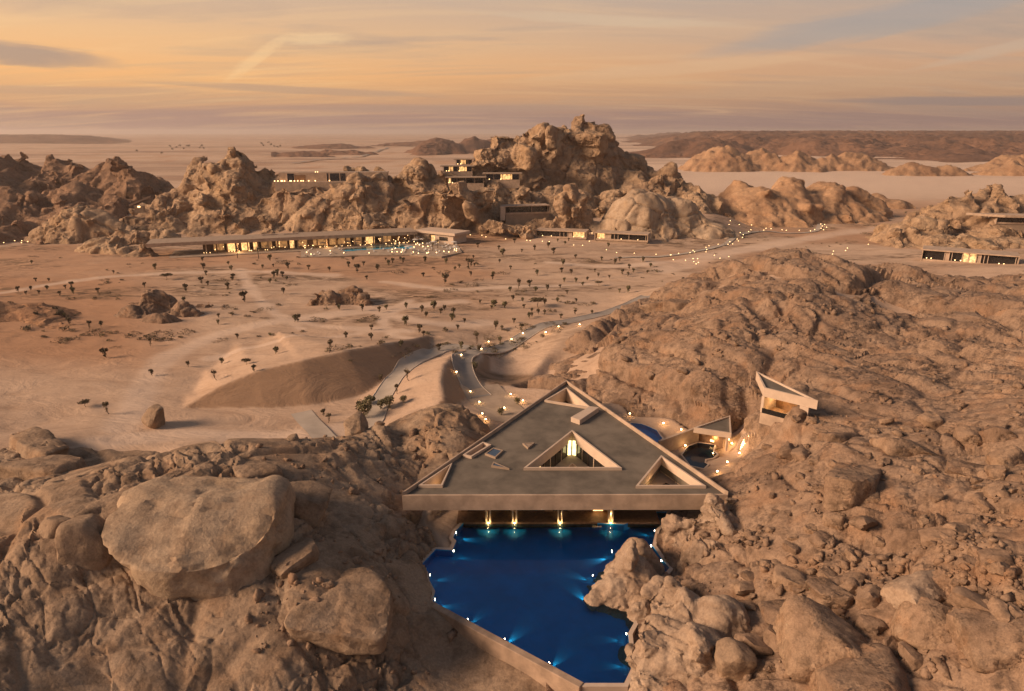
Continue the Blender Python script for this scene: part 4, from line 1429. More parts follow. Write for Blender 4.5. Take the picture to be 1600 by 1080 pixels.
for h, name, low in ((H_TOP, 'courtyard_rim', 4.6), (H_MID, 'courtyard_rim', 5.5), (H_RIGHT, 'courtyard_rim', 5.9), (H_LEFT, 'courtyard_rim', 4.6), (H_SLOT, 'light_well_rim', 4.0)):
    spart(ring(MB(), h, RIM, low, 7.42), name, M['rim'])
for h, z, mat in ((H_TOP, 3.2, 'timber'), (H_RIGHT, 4.3, 'paving'), (H_LEFT, 3.4, 'timber'), (H_SLOT, 3.95, 'timber')):
    v, f = tri_fill([offset_poly(h, .6)], z)
    spart(MB().add(v, f), 'courtyard_floor', M[mat])
    if h is not H_SLOT:
        og = offset_poly(h, .4)
        for i in range(3):
            spart(MB().wall(og[i], og[(i + 1) % 3], .1, z - .1, 5.95), 'inner_wall', M['timber'] if h is not H_RIGHT else M['plaster'])
# middle courtyard: sunken terrace, glazing below the rim, lit corner windows
gl = offset_poly(H_MID, 0.12)
fl = offset_poly(H_MID, 0.2)
v, f = tri_fill([fl], 3.05)
spart(MB().add(v, f), 'courtyard_floor', M['paving'])
kerb_in = offset_poly(H_MID, -2.3)
spart(ring(MB(), kerb_in, .22, 3.05, 3.28), 'courtyard_kerb', M['rim'])
for i in range(3):
    a, b = Vector(gl[i]), Vector(gl[(i + 1) % 3])
    L = (b - a).length
    spart(MB().wall(a, b, .06, 3.06, 5.48), 'glazing', M['glass'])
    n = int(L / 1.9)
    dn = (b - a).normalized()
    for k in range(1, n):
        p = a + (b - a) * k / n
        spart(MB().wall(p - dn * .07, p + dn * .07, .26, 3.06, 5.48), 'mullion', M['rim'] if k % 2 == 0 else M['metal'])
apex = Vector(gl[1])
cen = Vector((sum(p[0] for p in gl) / 3, sum(p[1] for p in gl) / 3))
dd = (cen - apex).normalized(); nn = Vector((-dd.y, dd.x))
for s in (-1, 1):
    p0 = apex + dd * 1.25 + nn * (0.12 * s); p1 = apex + dd * 1.45 + nn * (0.86 * s)
    spart(MB().wall(p0, p1, .08, 3.1, 6.0), 'lit_window', M['lit_bright'])
spart(MB().wall(apex + dd * 1.2 + nn * -.1, apex + dd * 1.2 + nn * .1, .14, 3.06, 6.1), 'mullion', M['metal'])
bench = cen + Vector((0, .8))
spart(MB().box(bench.x - 1.1, bench.x + .5, bench.y - .35, bench.y + .35, 3.06, 3.5), 'stone_bench', M['plaster'])
for (lx, ly) in ((-3.4, -.6), (-2.2, 1.2), (2.6, 1.0), (4.0, -.7), (3.2, .2)):
    p = cen + Vector((lx, ly))
    q = spart(MB().tube((p.x, p.y, 3.06), (p.x, p.y, 3.4), .12, .12, 6), 'floor_lantern', M['lamp'])
# right courtyard: a little dark pool, lit lounge
rc = Vector((sum(p[0] for p in H_RIGHT) / 3, sum(p[1] for p in H_RIGHT) / 3))
spart(MB().prism([(rc.x - .8, rc.y + 1.8), (rc.x + .6, rc.y + 3.0), (rc.x + 3.8, rc.y - .9), (rc.x + 1.6, rc.y - 1.2)], 4.31, 4.4), 'courtyard_pool', M['glass'])
spart(MB().box(rc.x - 1.9, rc.x - .6, rc.y - .9, rc.y - .2, 4.31, 4.75), 'lounge_seat', M['white'])
lamp('courtyard_light', 'POINT', (rc.x - 1.8, rc.y + .7, 5.4), 70, parent=spa)
spart(MB().tube((rc.x - 1.9, rc.y + 1.0, 4.31), (rc.x - 1.9, rc.y + 1.0, 4.9), .18, .18, 8), 'floor_lantern', M['lamp'])
spart(MB().tube((rc.x - 1.0, rc.y - 1.0, 4.31), (rc.x - 1.0, rc.y - 1.0, 4.7), .2, .2, 8), 'floor_lantern', M['lamp'])
lc = Vector((sum(p[0] for p in H_LEFT) / 3, sum(p[1] for p in H_LEFT) / 3))
lamp('courtyard_light', 'POINT', (lc.x + .6, lc.y - .2, 5.4), 60, parent=spa)
bowl = spart(MB().tube((lc.x + .6, lc.y, 3.41), (lc.x + .6, lc.y, 4.3), .55, .75, 10), 'copper_bowl', M['timber'])
tc_ = Vector((sum(p[0] for p in H_TOP) / 3, sum(p[1] for p in H_TOP) / 3))
lamp('courtyard_light', 'POINT', (tc_.x, tc_.y + .4, 5.2), 90, parent=spa)  # added fill light without a fixture, brightens the black top courtyard
lamp('courtyard_light', 'POINT', (cen.x, cen.y + 2.2, 4.2), 45, parent=spa)
# stair head and skylights on the roof
box_px = [at_z(a, b, 7.9)[:2] for a, b in ((892, 652), (922, 635), (936, 637), (906, 657))]
spart(MB().prism(box_px, ZD, 7.95), 'stair_head', M['rim'], None, .03)
for px_ in (((758, 708), (771, 699), (786, 703), (774, 714)), ((768, 727), (771, 721), (795, 731)), ((817, 692), (835, 691), (825, 699))):
    poly = [at_z(a, b, 7.35)[:2] for a, b in px_]
    sk = spart(ring(MB(), offset_poly(poly, -.18), .22, ZD, 7.3), 'skylight', M['plaster_dark'])
    v, f = tri_fill([offset_poly(poly, -.14)], 7.22)
    m_ = MB().add(v, f)
    spart(m_, 'pane', M['skylight_glass'] if px_[0][0] < 800 else M['plaster_dark'], sk)
# ground-floor walls behind the pool, and side walls down to the rock
back_y = at_z(850, 812, 0.2)[1] + 2.2
xl, xr = at_z(724, 812, .2)[0], at_z(1010, 812, .2)[0]
spart(MB().box(xl - 1.0, xr + 2, back_y - 3.2, back_y + .4, -.6, .30), 'terrace_floor', M['timber'])
spart(MB().box(xl - .5, xr - 6, back_y + .05, back_y + .3, .30, ZS - .02), 'back_wall', M['timber'])
spart(MB().box(xr - 6.0, xr - 5.4, back_y - 2.8, back_y + .3, .30, ZS - .02), 'partition', M['plaster_dark'])
for k, (x0, x1) in enumerate(((xl + 0.6, xl + 3.4), (xl + 4.4, xl + 7.6), (xl + 8.6, xl + 13.2), (xl + 14.6, xl + 17.0))):
    spart(MB().box(x0, x1, back_y - .02, back_y + .04, .4, 3.6), 'glazing', M['glass'])
spart(MB().box(xl + 21.2 - .0, xl + 22.8, back_y - .05, back_y + .04, .5, 2.6), 'lit_doorway', M['lit'])
for cxp in (763, 804, 875, 954):
    X = at_z(cxp, 816, .3)[0]; Y = at_z(cxp, 818, .0)[1]
    col = spart(MB().box(X - .42, X - .17, Y - .25, Y + .35, -.5, ZS - .02), 'column', M['plaster'])
    spart(MB().box(X + .17, X + .42, Y - .25, Y + .35, -.5, ZS - .02), 'column', M['plaster'])
    spart(MB().box(X - .10, X + .10, Y - .30, Y - .15, .12, .3), 'uplight', M['lamp'])
    lamp('uplight_lamp', 'POINT', (X, Y - .55, .5), 55, (1.0, .74, .34), .08, spa)
    lamp('uplight_lamp', 'POINT', (X, Y + .05, 1.6), 40, (1.0, .74, .34), .06, spa)
for t0, t1, P0, P1 in ((0.28, 0.97, B_, C_), (0.03, 0.74, C_, A_)):
    a, b = Vector(P0), Vector(P1)
    nrm = Vector((-(b - a).y, (b - a).x)).normalized()
    p, q = a + (b - a) * t0 + nrm * 1.3, a + (b - a) * t1 + nrm * 1.3
    spart(MB().wall(p, q, .4, -.5, ZS - .02), 'side_wall', M['plaster'])
# ------------------------------------------------------------------ low buildings in a local frame: x along the front, y into the hill
class House:
    def __init__(self, name, label, cat, p0, p1, z, group=None):
        a, b = Vector(p0[:2]), Vector(p1[:2])
        self.L = (b - a).length
        self.rz = math.atan2((b - a).y, (b - a).x)
        self.root = empty(name, (a.x, a.y, z), self.rz, label, cat, group)

    def box(self, name, mat, x0, x1, y0, y1, z0, z1, parent=None, bevel=0.0):
        return MB().box(x0, x1, y0, y1, z0, z1).build(name, M[mat], parent or self.root, bevel)

    def lamp_row(self, xs, y, z, s=.22, mat='lamp_far'):
        for x in xs:
            self.box('lamp', mat, x - s, x + s, y - s, y + s, z, z + 2 * s)


def framed_villa(label, p0, p1, z, h, depth, bays, group, plinth=3.0, slant=0.0):
    """A long flat-roofed house with an open glazed front inside a plaster frame; bays = (start, end, what) along 0..1."""
    H = House('framed_villa', label, 'villa', p0, p1, z, group)
    L = H.L
    H.box('floor_slab', 'plaster', 0, L, 0, depth, -.35, 0)
    H.box('roof_slab', 'plaster', -.4, L + .4, -.5, depth, h - .55, h, None, .05)
    H.box('side_wall', 'plaster', -.4, 0, -.3, depth, -.35, h - .552)
    H.box('side_wall', 'plaster', L, L + .4, -.3, depth, -.35, h - .552)
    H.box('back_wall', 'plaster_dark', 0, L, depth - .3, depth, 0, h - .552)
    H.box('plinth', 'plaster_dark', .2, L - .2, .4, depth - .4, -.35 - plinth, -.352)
    H.box('parapet', 'plaster', .02, L - .02, 0, .25, .002, h * .16)
    for a, b, what in bays:
        x0, x1 = a * L + .12, b * L - .12
        if what == 'solid':
            H.box('wall_panel', 'plaster', x0, x1, .5, .8, .002, h - .56)
        elif what == 'lit':
            H.box('lit_room', 'lit_far', x0, x1, 2.4, 2.6, .1, h - .7)
            H.box('window', 'metal', x0, x0 + .1, .8, .9, .01, h - .56)
        else:
            f = H.box('window', 'metal', x0, x1, 1.25, 1.35, h - .75, h - .56)
            H.box('pane', 'glass', x0, x1, 1.28, 1.33, .02, h - .752, f)
        H.box('mullion', 'rim', b * L - .12, b * L + .12, .3, .55, .003, h - .555)
    return H


G = 'framed villas at the foot of the hills'
v1 = framed_villa('left one of two framed villas below the golden dome, lit at its right end', at_z(838, 370, 3.2), at_z(915, 373, 3.2), 3.2, 4.0, 10,
                  [(.02, .48, 'glass'), (.50, .56, 'glass'), (.57, .63, 'glass'), (.64, .72, 'solid'), (.73, .97, 'lit')], G)
v1.lamp_row([v1.L * .75, v1.L * .93, v1.L * .3, v1.L * .12], .9, .5, .16)
v2 = framed_villa('right one of two framed villas below the golden dome, lit at its left end', at_z(930, 374, 3.2), at_z(1011, 378, 3.2), 3.2, 4.0, 10,
                  [(.02, .18, 'lit'), (.19, .30, 'solid'), (.31, .37, 'glass'), (.38, .44, 'glass'), (.46, .65, 'glass'), (.67, .97, 'glass')], G)
v2.lamp_row([v2.L * .08, v2.L * .22, v2.L * .5, v2.L * .82], .9, .5, .16)
v3 = framed_villa('long framed villa at the right with three lit openings below the two-peaked hill', at_z(1440, 407, 4.2), at_z(1588, 419, 4.2), 4.2, 5.2, 12,
                  [(.02, .24, 'glass'), (.245, .29, 'solid'), (.295, .32, 'glass'), (.33, .43, 'glass'), (.435, .50, 'lit'), (.505, .58, 'lit'), (.59, .625, 'solid'), (.63, .66, 'glass'), (.665, .70, 'glass'), (.71, .98, 'glass')], G, 4.0)
v3.lamp_row([v3.L * k for k in (.05, .1, .36, .42, .82, .87, .96)], .9, 1.0, .17)
v4 = framed_villa('framed box house with slanting pale end wall above the two twin villas', at_y(790, 338, 400), at_y(858, 328, 406), at_y(824, 334, 402)[2], 4.6, 9,
                  [(.10, .60, 'glass'), (.62, .97, 'glass')], G, 7.0)
MB().prism([(-3.2, -.8), (-.42, -.8), (-.42, 5), (-2.2, 5)], -3.5, 4.4).build('end_wall', M['rim'], v4.root)
v5 = framed_villa('dark-fronted flat villa at the right edge halfway up the hill', at_y(1556, 352, 366), at_y(1680, 360, 360), at_y(1600, 351, 364)[2] + .5, 3.4, 10, [(.02, .5, 'glass'), (.5, .98, 'glass')], G, 5.0)
MB().prism([(-13, 6), (2, -3.5), (50, -3.5), (50, 6)], 3.405, 4.6).build('overhanging_roof', M['plaster'], v5.root)


def terrace_house(label, pa, pb, Y, h, depth, lit, roof_over=1.5, base=3.0):
    p0, p1 = at_y(*pa, Y), at_y(*pb, Y)
    z = (p0[2] + p1[2]) / 2
    H = House('terrace_house', label, 'house', p0, p1, z, 'hilltop terrace houses on the high mountain')
    L = H.L
    H.box('base_wall', 'plaster', 0, L, 0, depth, -base, 0)
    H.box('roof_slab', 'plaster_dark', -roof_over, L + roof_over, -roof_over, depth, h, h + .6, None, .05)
    f = H.box('window', 'metal', .4, L - .4, 2.0, 2.1, .02, h - .01)
    H.box('pane', 'glass', .6, L - .6, 1.9, 1.99, .25, h - .2, f)
    for a, b in lit:
        H.box('lit_room', 'lit_far', a * L, b * L, 1.5, 1.85, .15, h - .2)
    H.lamp_row([a * L for a, b in lit] + [L * .12], .8, .1, .2)
    for k in np.linspace(0, 1, 5):
        H.box('post', 'plaster', k * (L - .4), k * (L - .4) + .3, 0.2, .5, .01, h - .005)
    return H


terrace_house('topmost small hilltop house with a lit porch beside round boulders', (712, 258), (738, 256), 452, 2.9, 6, [(.3, .6)], 1.2, 4)
terrace_house('second hilltop house from the top, wide dark eaves and lit windows', (692, 268), (738, 268), 440, 3.0, 7, [(.2, .34), (.55, .8)], 1.5, 4.0)
terrace_house('lower left hilltop terrace house with pale curved base wall', (700, 287), (756, 286), 424, 3.2, 7, [(.02, .08)], 1.5, 4.6)
terrace_house('lower right hilltop terrace house with a bright yellow room', (758, 281), (812, 281), 430, 3.4, 7, [(.45, .78)], 1.5, 5.0)

# the long wall with dark doors on the saddle
p0, p1 = at_y(436, 283, 418), at_y(606, 283, 424)
W = House('hilltop_building', 'long plain plastered wall with dark doorways on the saddle behind the tower rock', 'building', p0, p1, (p0[2] + p1[2]) / 2)
L = W.L
W.box('front_wall', 'plaster', 0, L, 1.2, 2.0, -7.5, 5.0)
W.box('roof_slab', 'plaster_dark', 0, L, 2.0, 12, 4.4, 4.98)
W.box('terrace_ledge', 'plaster', -2, L + 2, -2.5, 1.19, -7.4, -.1)
for a, b in ((.075, .135), (.435, .45), (.465, .55), (.56, .605)):
    d_ = W.box('doorway', 'glass', a * L, b * L, 1.05, 1.25, 0.0, 4.4)
    W.box('frame', 'rim', a * L - .35, a * L - .02, .9, 1.3, 0.0, 4.45, d_)
W.box('lit_recess', 'timber', .14 * L, .24 * L, 1.08, 1.25, 0.1, 3.6)
W.lamp_row([L * k for k in (-.04, -.01, .02, .03, .05, .1, .11, .14, .17, .2, .22, .27, .33, .46)], 0.0, 0.0, .24)
W.lamp_row([L * k for k in (.33, .35)], 3.0, 5.0, .2)

# ------------------------------------------------------------------ the lodge by its swimming pool
LA, LB = at_z(228, 386, 7.4), at_z(652, 366, 7.4)
lz = 2.3
Lg = House('lodge', 'long low lodge with a thin flat roof and glowing open front below the hill', 'building', LA, LB, lz)
L = Lg.L
u_of = lambda px: L * (px - 228) / (652 - 228)
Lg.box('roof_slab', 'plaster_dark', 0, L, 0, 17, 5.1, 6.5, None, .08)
Lg.box('fascia', 'plaster', -.05, L + .05, -.3, -.02, 4.95, 6.6)
Lg.box('floor_slab', 'paving', 10, L, -6, 17, -1.5, .25)
Lg.box('back_wall', 'timber', 24, L, 9, 9.4, .26, 5.09)
for i, px in enumerate(np.linspace(312, 640, 22)):
    Lg.box('column', 'timber' if i % 3 else 'plaster', u_of(px) - .3, u_of(px) + .3, 2.6, 3.3, .26, 5.08)
for a, b, d in ((343, 355, 4.0), (365, 377, 4.0), (383, 391, 4.5), (322, 338, 8.0), (395, 412, 8.2), (418, 436, 8.0), (440, 447, 3.6), (452, 470, 8.4), (478, 500, 8.2), (505, 540, 8.0), (545, 558, 5.0), (565, 580, 4.5), (590, 612, 8.0)):
    w_ = Lg.box('window', 'metal', u_of(a) - .2, u_of(b) + .2, d + .12, d + .3, .3, 5.0)
    Lg.box('pane', 'lit_far' if a in (343, 365, 383, 440, 565) else 'lit_dim', u_of(a), u_of(b), d - .02, d + .1, .5, 4.7, w_)
rngL = random.Random(5)
Lg.lamp_row([u_of(rngL.uniform(308, 640)) for _ in range(40)], 1.0, .6, .12)
for k in range(40):
    x, y, z = u_of(rngL.uniform(312, 640)), rngL.uniform(3.5, 8.0), rngL.uniform(.6, 3.6)
    Lg.box('lamp', 'lamp_far', x - .13, x + .13, y - .13, y + .13, z, z + .26)
for px, l in ((398, 5), (412, 3), (432, 4), (446, 3)):
    Lg.box('roof_light', 'rim', u_of(px), u_of(px) + l, 11, 12, 6.505, 7.1)
for px in (300, 340, 350, 396):
    MB().tube((u_of(px), 12, 6.5), (u_of(px) + rngL.uniform(-.4, 1.2), 12, 10), .07, .05, 5).build('mast', M['rim'], Lg.root)
lamp('lodge_light', 'POINT', Lg.root.location + Vector((math.cos(Lg.rz) * u_of(360), math.sin(Lg.rz) * u_of(360), 2)), 700, (1, .62, .28), .5)
lamp('lodge_light', 'POINT', Lg.root.location + Vector((math.cos(Lg.rz) * u_of(500), math.sin(Lg.rz) * u_of(500), 2)), 500, (1, .62, .28), .5)

# end pavilion
p0, p1 = at_z(652, 376, 2.3), at_z(708, 382, 2.3)
Pv = House('pool_pavilion', 'square flat-roofed pavilion at the right end of the lodge', 'pavilion', p0, p1, 2.3)
Pv.box('roof_slab', 'rim', -1, Pv.L + 2, -1, 13, 4.6, 6.0, None, .06)
Pv.box('wall', 'plaster', 0.5, Pv.L * .35, 0, 12, 0, 4.595)
Pv.box('wall', 'rim', Pv.L * .5, Pv.L, .2, 12, 0, 4.595)
dw = Pv.box('window', 'metal', Pv.L * .62, Pv.L * .85, .08, .25, 1.4, 3.4)
Pv.box('pane', 'glass', Pv.L * .64, Pv.L * .83, .02, .1, 1.6, 3.2, dw)
Pv.box('lit_room', 'lit_far', Pv.L * .37, Pv.L * .48, 1.0, 1.2, .1, 3.6)

# swimming pool and terrace
mb = MB()
v, f = tri_fill([tpoly, offset_poly(LPOOL, .5)], 2.52)
mb.add(v, f)
n = len(tpoly)
mb.add([(p[0], p[1], -1) for p in tpoly] + [(p[0], p[1], 2.52) for p in tpoly], [(i, (i + 1) % n, n + (i + 1) % n, n + i) for i in range(n)])
tag(mb.build('pool_terrace', M['paving']), 'stone terrace around the turquoise swimming pool', None, None, 'structure')
pool('turquoise swimming pool in front of the lodge', LPOOL, 2.6, 0.6, M['basin_pale'], 0.55, 0.04, 'water_shallow')


def instance(proto, loc, rz=0.0, s=1.0, label=None, group=None):
    r = proto.copy(); COL.objects.link(r)
    r.location, r.rotation_euler, r.scale = loc, (0, 0, rz), (s, s, s) if not isinstance(s, tuple) else s
    if label: r['label'] = label
    if group: r['group'] = group
    for ch in list(proto.children):
        c = ch.copy(); COL.objects.link(c); c.parent = r
        for g2 in list(ch.children):
            d = g2.copy(); COL.objects.link(d); d.parent = c
    return r


def in_poly(p, poly):
    return bool(inside(poly, np.array([p[0]]), np.array([p[1]]))[0])


lm = MB().box(-.35, .35, -1.0, .45, .22, .38).add([(-.35, .45, .22), (.35, .45, .22), (.35, .45, .38), (-.35, .45, .38), (-.35, 1.05, .75), (.35, 1.05, .75), (.35, .98, .9), (-.35, .98, .9)],
                                              [(0, 4, 5, 1), (3, 2, 6, 7), (0, 3, 7, 4), (1, 5, 6, 2), (4, 7, 6, 5)])
for sx in (-.3, .3):
    for sy in (-.9, .4):
        lm.box(sx - .04, sx + .04, sy - .04, sy + .04, 0, .22)
lproto = tag(lm.build('sun_lounger', M['white']), 'white sun lounger on the terrace around the turquoise pool', 'lounger', 'loungers around the turquoise pool')
um = empty('parasol', (0, 0, 0), 0, 'small pale square parasol standing among the loungers by the turquoise pool', 'parasol', 'parasols by the turquoise pool')
MB().tube((0, 0, 0), (0, 0, 2.5), .05, .05, 6).build('pole', M['metal'], um)
cm = MB(); cm.add([(-1.5, -1.5, 2.3), (1.5, -1.5, 2.3), (1.5, 1.5, 2.3), (-1.5, 1.5, 2.3), (0, 0, 2.85)], [(0, 1, 4), (1, 2, 4), (2, 3, 4), (3, 0, 4), (3, 2, 1, 0)])
cm.build('canopy', M['white'], um)
lnt = empty('terrace_lantern', (0, 0, 0), 0, 'small glowing lantern on the terrace by the turquoise pool', 'lantern', 'lanterns on the pool terrace')
MB().tube((0, 0, 0), (0, 0, .5), .1, .1, 6).build('base', M['metal'], lnt)
MB().tube((0, 0, .5), (0, 0, .95), .2, .2, 6).build('glow', M['lamp_far'], lnt)
rr = random.Random(11)
near_pool = offset_poly(LPOOL, 1.2); band = offset_poly(LPOOL, 5.5)
first = {'l': True, 'u': True, 'n': True}
cntd = {'l': 0, 'u': 0, 'n': 0}
tries = 0
while (cntd['l'] < 92 or cntd['u'] < 16 or cntd['n'] < 40) and tries < 6000:
    tries += 1
    k = 'l' if cntd['l'] < 92 else ('u' if cntd['u'] < 16 else 'n')
    px = rr.uniform(474, 718) if rr.random() < .5 else rr.uniform(610, 718)
    p = at_z(px, rr.uniform(373, 401), 2.52)
    if not in_poly(p, tpoly) or in_poly(p, near_pool):
        continue
    pr = {'l': lproto, 'u': um, 'n': lnt}[k]
    rz = rr.choice((0, 0.3, 3.14, -.3)) + rr.uniform(-.2, .2)
    if first[k]:
        pr.location = (p[0], p[1], 2.53); pr.rotation_euler = (0, 0, rz); first[k] = False
    else:
        instance(pr, (p[0], p[1], 2.53), rz)
    cntd[k] += 1

# small sloping shelter slab on the hillside at the left
p = at_y(205, 325, 384)
sh = empty('hillside_shelter', p, 0.2, 'small lit hillside shelter under one tilted slab, left of the tower rock', 'shelter')
MB().add([(-1, 0, 1.0), (9, 4, 5.2), (9.3, 5.5, 5.2), (-.7, 1.5, 1.0), (-1, 0, 1.8), (9, 4, 6.0), (9.3, 5.5, 6.0), (-.7, 1.5, 1.8)], [(3, 2, 1, 0), (4, 5, 6, 7), (0, 1, 5, 4), (1, 2, 6, 5), (2, 3, 7, 6), (3, 0, 4, 7)]).build('roof_slab', M['plaster'], sh)
MB().box(1, 6, 1.5, 4, -3, .9).build('base', M['plaster_dark'], sh)
MB().box(3, 4.2, 1.0, 1.4, .1, .8).build('lamp', M['lamp_far'], sh)

# ------------------------------------------------------------------ shelter and pavilion right of the big roof
SHZ = 17.6
S = [at_z(a, b, SHZ)[:2] for a, b in ((1182, 580), (1194, 606), (1278, 626))]
SF = [at_z(a, b, SHZ)[:2] for a, b in ((1184, 580), (1196, 612), (1276, 627))]
shelter = empty('viewing_shelter', (S[1][0], S[1][1], 13), 0, 'small triangular viewing shelter with a lit room perched on rock right of the big roof', 'pavilion')
O = shelter.location


def sp(mb, name, mat, root, bevel=0.0):
    mb.v = [(x - root.location.x, y - root.location.y, z - root.location.z) for x, y, z in mb.v]
    return mb.build(name, mat, root, bevel)


ins = offset_poly(S, -.35)
sp(MB().prism(ins, 16.1, 17.25), 'roof_deck', M['roof'], shelter)
for i in range(3):
    j = (i + 1) % 3
    sp(MB().prism([S[i], S[j], ins[j], ins[i]], 16.0, SHZ), 'fascia', M['rim'], shelter)
d1 = (Vector(S[2]) - Vector(S[1])); L1 = d1.length; d1.normalize(); n1 = Vector((-d1.y, d1.x))
if n1.y < 0: n1 = -n1
P_ = lambda a, b: (Vector(S[1]) + d1 * a + n1 * b)
fl_ = [P_(-.1, -.2), P_(L1 * .86, -.2), P_(L1 * .80, 2.6), P_(.6, 5.2)]
sp(MB().prism([tuple(q) for q in fl_], 11.0, 13.0), 'floor_slab', M['plaster'], shelter)
sp(MB().wall(P_(0, 0), P_(.9, 5.5), .5, 13.0, 16.0), 'side_wall', M['rim'], shelter)
sp(MB().wall(P_(L1 * .70, .2), P_(L1 * .86, .2), .6, 13.0, 16.0), 'pier', M['rim'], shelter)
sp(MB().wall(P_(1.0, 4.2), P_(L1 * .8, 2.2), .2, 13.0, 15.99), 'back_wall', M['timber'], shelter)
sp(MB().wall(P_(.8, 3.9), P_(L1 * .45, 3.0), .1, 15.2, 15.7), 'light_strip', M['lit'], shelter)
sp(MB().wall(P_(.6, 1.0), P_(L1 * .66, .9), .5, 13.0, 13.25), 'light_strip', M['lit'], shelter)
sp(MB().wall(P_(1.0, 2.0), P_(L1 * .5, 1.8), .8, 13.0, 13.5), 'bench', M['timber'], shelter)
sp(MB().wall(P_(.1, -.1), P_(L1 * .68, -.1), .05, 13.0, 13.9), 'glass_rail', M['glass'], shelter)
lamp('shelter_lamp', 'POINT', (*P_(2.2, 2.2), 15.3), 200, (1, .6, .25), .3, shelter)
lamp('shelter_lamp', 'POINT', (*P_(L1 * .55, 1.2), 14.0), 130, (1, .6, .25), .3, shelter)

PZ = 5.2
Q = [at_z(a, b, PZ)[:2] for a, b in ((1084, 668), (1141, 649), (1143, 677))]
pav = empty('low_pavilion', (Q[0][0], Q[0][1], 1.7), 0, 'low wedge-roofed pavilion with a long wall beside the small dark pool', 'pavilion')
ins = offset_poly(Q, -.3)
sp(MB().prism(ins, 4.2, 4.95), 'roof_deck', M['roof'], pav)
for i in range(3):
    j = (i + 1) % 3
    sp(MB().prism([Q[i], Q[j], ins[j], ins[i]], 4.1, PZ), 'fascia', M['rim'], pav)
wa, wb = at_z(1030, 687, 3.9)[:2], at_z(1092, 667, 4.6)[:2]
dx_ = Vector(wb) - Vector(wa)
nw = Vector((-dx_.y, dx_.x)).normalized() * .25
sp(MB().add([(*(Vector(wa) + nw), .2), (*(Vector(wb) + nw), .2), (*(Vector(wb) - nw), .2), (*(Vector(wa) - nw), .2), (*(Vector(wa) + nw), 3.6), (*(Vector(wb) + nw), 4.7), (*(Vector(wb) - nw), 4.7), (*(Vector(wa) - nw), 3.6)],
            [(3, 2, 1, 0), (4, 5, 6, 7), (0, 1, 5, 4), (1, 2, 6, 5), (2, 3, 7, 6), (3, 0, 4, 7)]), 'long_wall', M['plaster'], pav)
q1, q2 = Vector(wb), Vector(Q[2])
sp(MB().wall(q1 + Vector((0, .6)), q2 + Vector((-1.0, 1.2)), .3, 1.5, 4.1), 'back_wall', M['timber'], pav)
sp(MB().wall(q2 + Vector((-.75, .4)), q2 + Vector((-.35, .4)), .4, 1.4, 4.1), 'post', M['rim'], pav)
sp(MB().wall(q1 * .6 + q2 * .4 + Vector((0, .2)), q1 * .35 + q2 * .65 + Vector((0, .4)), .1, 2.2, 2.6), 'light_strip', M['lit'], pav)
mid = (q1 + q2) / 2
lamp('pavilion_lamp', 'POINT', (mid.x, mid.y - .2, 3.2), 120, (1, .6, .25), .2, pav)

# stairs cut in the rock, each tread lit
for label, zz, rows in (('stone steps with glowing treads climbing from the small dark pool', (2.0, 6.5), [(935, 690), (940, 655), (948, 625), (960, 600), (972, 575), (1000, 560), (1040, 548), (1085, 540)]),
                        ('short stone steps with glowing treads below the viewing shelter', (8.5, 12.2), [(1382, 498), (1372, 470), (1362, 440), (1356, 420)])):
    pl = [(960 + a * .2125, 560 + b * .2125) for a, b in rows]
    n = 15 if len(rows) > 5 else 8
    st = None
    for i in range(n):
        t = i / (n - 1) * (len(pl) - 1); k = min(int(t), len(pl) - 2); t -= k
        px, py = pl[k][0] * (1 - t) + pl[k + 1][0] * t, pl[k][1] * (1 - t) + pl[k + 1][1] * t
        z = zz[0] + (zz[1] - zz[0]) * i / (n - 1)
        X, Y, _ = at_z(px, py, z)
        if st is None:
            st = empty('lit_steps', (X, Y, z), 0, label, 'steps')
        sp(MB().box(X - .9, X + .9, Y - .5, Y + .5, z - 2.5, z), 'step', M['plaster'], st)
        sp(MB().box(X - .55, X + .55, Y - .56, Y - .51, z - .16, z - .06), 'step_light', M['lamp'], st)
    lamp('steps_lamp', 'POINT', (X, Y - 1.2, z + .3), 25, (1, .58, .22), .3, st)
    X0, Y0, _ = at_z(*pl[0], zz[0] + .6)
    lamp('steps_lamp', 'POINT', (X0, Y0 - .8, zz[0] + .6), 30, (1, .58, .22), .3, st)
    if len(rows) > 5:
        Xm, Ym, _ = at_z(*pl[4], 5)
        lamp('steps_lamp', 'POINT', (Xm - .6, Ym - 1.4, 5.3), 60, (1, .58, .22), .4, st)

